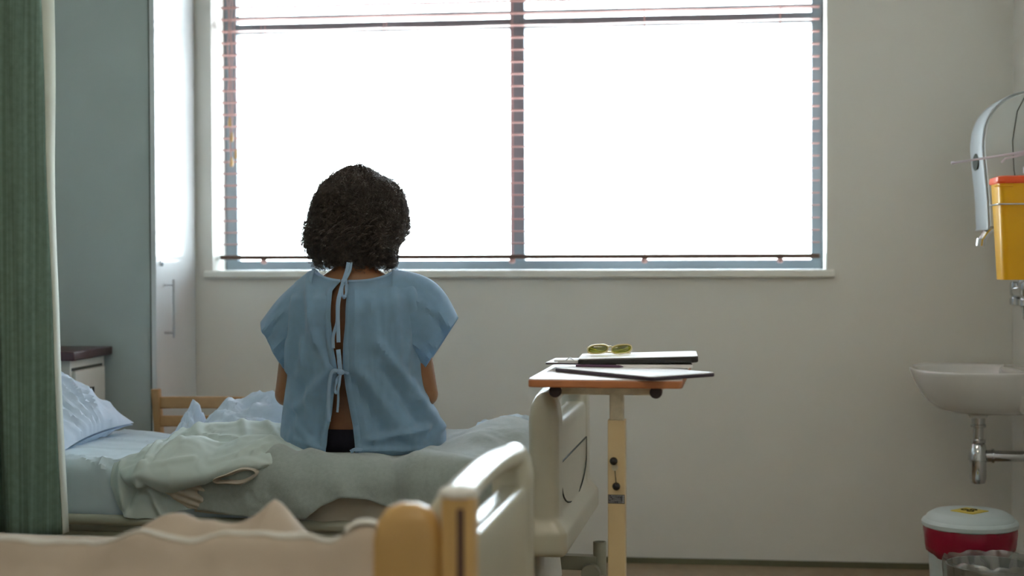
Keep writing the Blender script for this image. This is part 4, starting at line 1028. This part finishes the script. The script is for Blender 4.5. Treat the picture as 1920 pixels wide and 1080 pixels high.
ribbon([(663, 838, 0.0), (672, 833, 0.01), (684, 835, 0.008), (680, 842, 0.004)], W5*0.8)

# hair: thousands of curled strands around a soft inner volume, one mesh
def hair():
    V = []; F = []
    yy_ = np.array((314, 319, 325, 333, 346, 362, 387, 417, 437, 454, 471, 487, 502, 512))
    zs_h = (850-yy_)/625
    xl = (np.array([660, 645, 632, 618, 602, 589, 581, 572, 568, 566, 573, 582, 588, 612])-662)/625
    xr = (np.array([672, 688, 695, 705, 732, 746, 754, 759, 757, 749, 742, 741, 738, 712])-662)/625
    o_ = np.argsort(zs_h); zh, xl, xr = zs_h[o_], xl[o_], xr[o_]
    def env(z): return np.interp(z, zh, xl), np.interp(z, zh, xr)
    # inner volume
    lo = []
    for z_ in np.linspace(0.562, 0.838, 26):
        l, r = env(z_); cx = (l+r)/2; hw = (r-l)/2*0.78*(1-0.25*sstep(0.80, 0.84, z_)); seg = 40
        lo.append([(cx+hw*math.cos(t)*(1+0.03*ns(math.cos(t)*4, math.sin(t)*4, z_*30)), (0.035+hw*(0.80 if math.sin(t) < 0 else 0.62)*math.sin(t)) if not (math.sin(t) > 0.0 and z_ < 0.76) else 0.035+hw*0.25*math.sin(t), z_+0.006*ns(math.cos(t)*6, math.sin(t)*6, 2)) for t in [2*PI*k/seg for k in range(seg)]])
    m = MB().loft(lo)
    V = [np.array(m.v)]; F = [list(m.f)]; off = len(m.v)
    NL, PER, NP, SG = 1150, 8, 30, 3
    vs = []; fs = []
    for i in range(NL*PER):
        if i % PER == 0:        # a new ringlet: its strands share root, fall and curl
            th0 = rng.uniform(-PI, PI); zr = 0.592+0.268*rng.random()**0.7; ln = rng.uniform(0.045, 0.095)
            dep0 = rng.uniform(0.86, 0.985) if rng.random() < 0.82 else rng.uniform(0.98, 1.07)
            rc0 = rng.uniform(0.004, 0.0085); per = rng.uniform(0.017, 0.028); ph0 = rng.uniform(0, 2*PI); dth = 0.3*rng.standard_normal(); hand = 1 if rng.random() < 0.5 else -1
        loose = 1 if rng.random() < 0.82 else (3.0 if rng.random() < 0.8 else 5.5)
        th = th0+0.022*rng.standard_normal()*loose; z0 = zr+0.004*rng.standard_normal()*loose; dep = dep0+0.012*rng.standard_normal()*loose
        rc = rc0*rng.uniform(0.8, 1.15); ph = ph0+0.35*rng.standard_normal()*loose
        z0 = min(z0, 0.862)
        q = np.linspace(0, 1, NP)
        z_ = z0-ln*q; zc = np.clip(z_, 0.552, 0.86)
        if z_[-1] < 0.556:
            z_ = z0-(z0-0.556-0.008*rng.standard_normal())*q; zc = np.clip(z_, 0.552, 0.86)
        l, r = env(zc); cx = (l+r)/2; hw = (r-l)/2
        tt = th+dth*q
        s = np.sin(tt); c = np.cos(tt)
        fy = np.where(s < 0, 0.82, 0.64)
        if s[0] > 0.25 and z0 < 0.80 and abs(c[0]) < 0.75: continue       # keep the face clear
        X = cx+hw*dep*c; Y = 0.035+hw*dep*fy*s
        a = hand*2*PI*np.arange(NP)*(ln/NP)/per+ph; grow = np.minimum(1, q*5+0.3)
        X = X+rc*np.cos(a)*grow; Y = Y+rc*np.sin(a)*grow; Z = z_+rc*(0.7+0.7*(zr > 0.80))*np.cos(a+1)*grow+(0.004*rng.standard_normal() if zr > 0.81 else 0)
        R = 0.0010*(1-0.5*q)*rng.uniform(0.8, 1.3)
        T = np.stack([np.gradient(X), np.gradient(Y), np.gradient(Z)], 1); T /= np.linalg.norm(T, axis=1, keepdims=True)+1e-9
        U = np.cross(T, [0.3, 0.1, 1.0]); U /= np.linalg.norm(U, axis=1, keepdims=True)+1e-9; W_ = np.cross(T, U)
        C = np.stack([X, Y, Z], 1)
        ring = np.stack([C+(U*math.cos(k*2*PI/SG)+W_*math.sin(k*2*PI/SG))*R[:, None] for k in range(SG)], 1).reshape(-1, 3)
        vs.append(ring); b0 = off; off += NP*SG
        for p in range(NP-1):
            for k in range(SG):
                k2 = (k+1) % SG; fs.append((b0+p*SG+k, b0+p*SG+k2, b0+(p+1)*SG+k2, b0+(p+1)*SG+k))
    V = np.concatenate([V[0]]+vs); F = F[0]+fs
    me = bpy.data.meshes.new('hair'); me.from_pydata(V.tolist(), [], F); me.materials.append(M_hair)
    o = bpy.data.objects.new('hair', me); COL.objects.link(o); o.parent = person
    me.polygons.foreach_set('use_smooth', [True]*len(me.polygons))
    return o
hair()
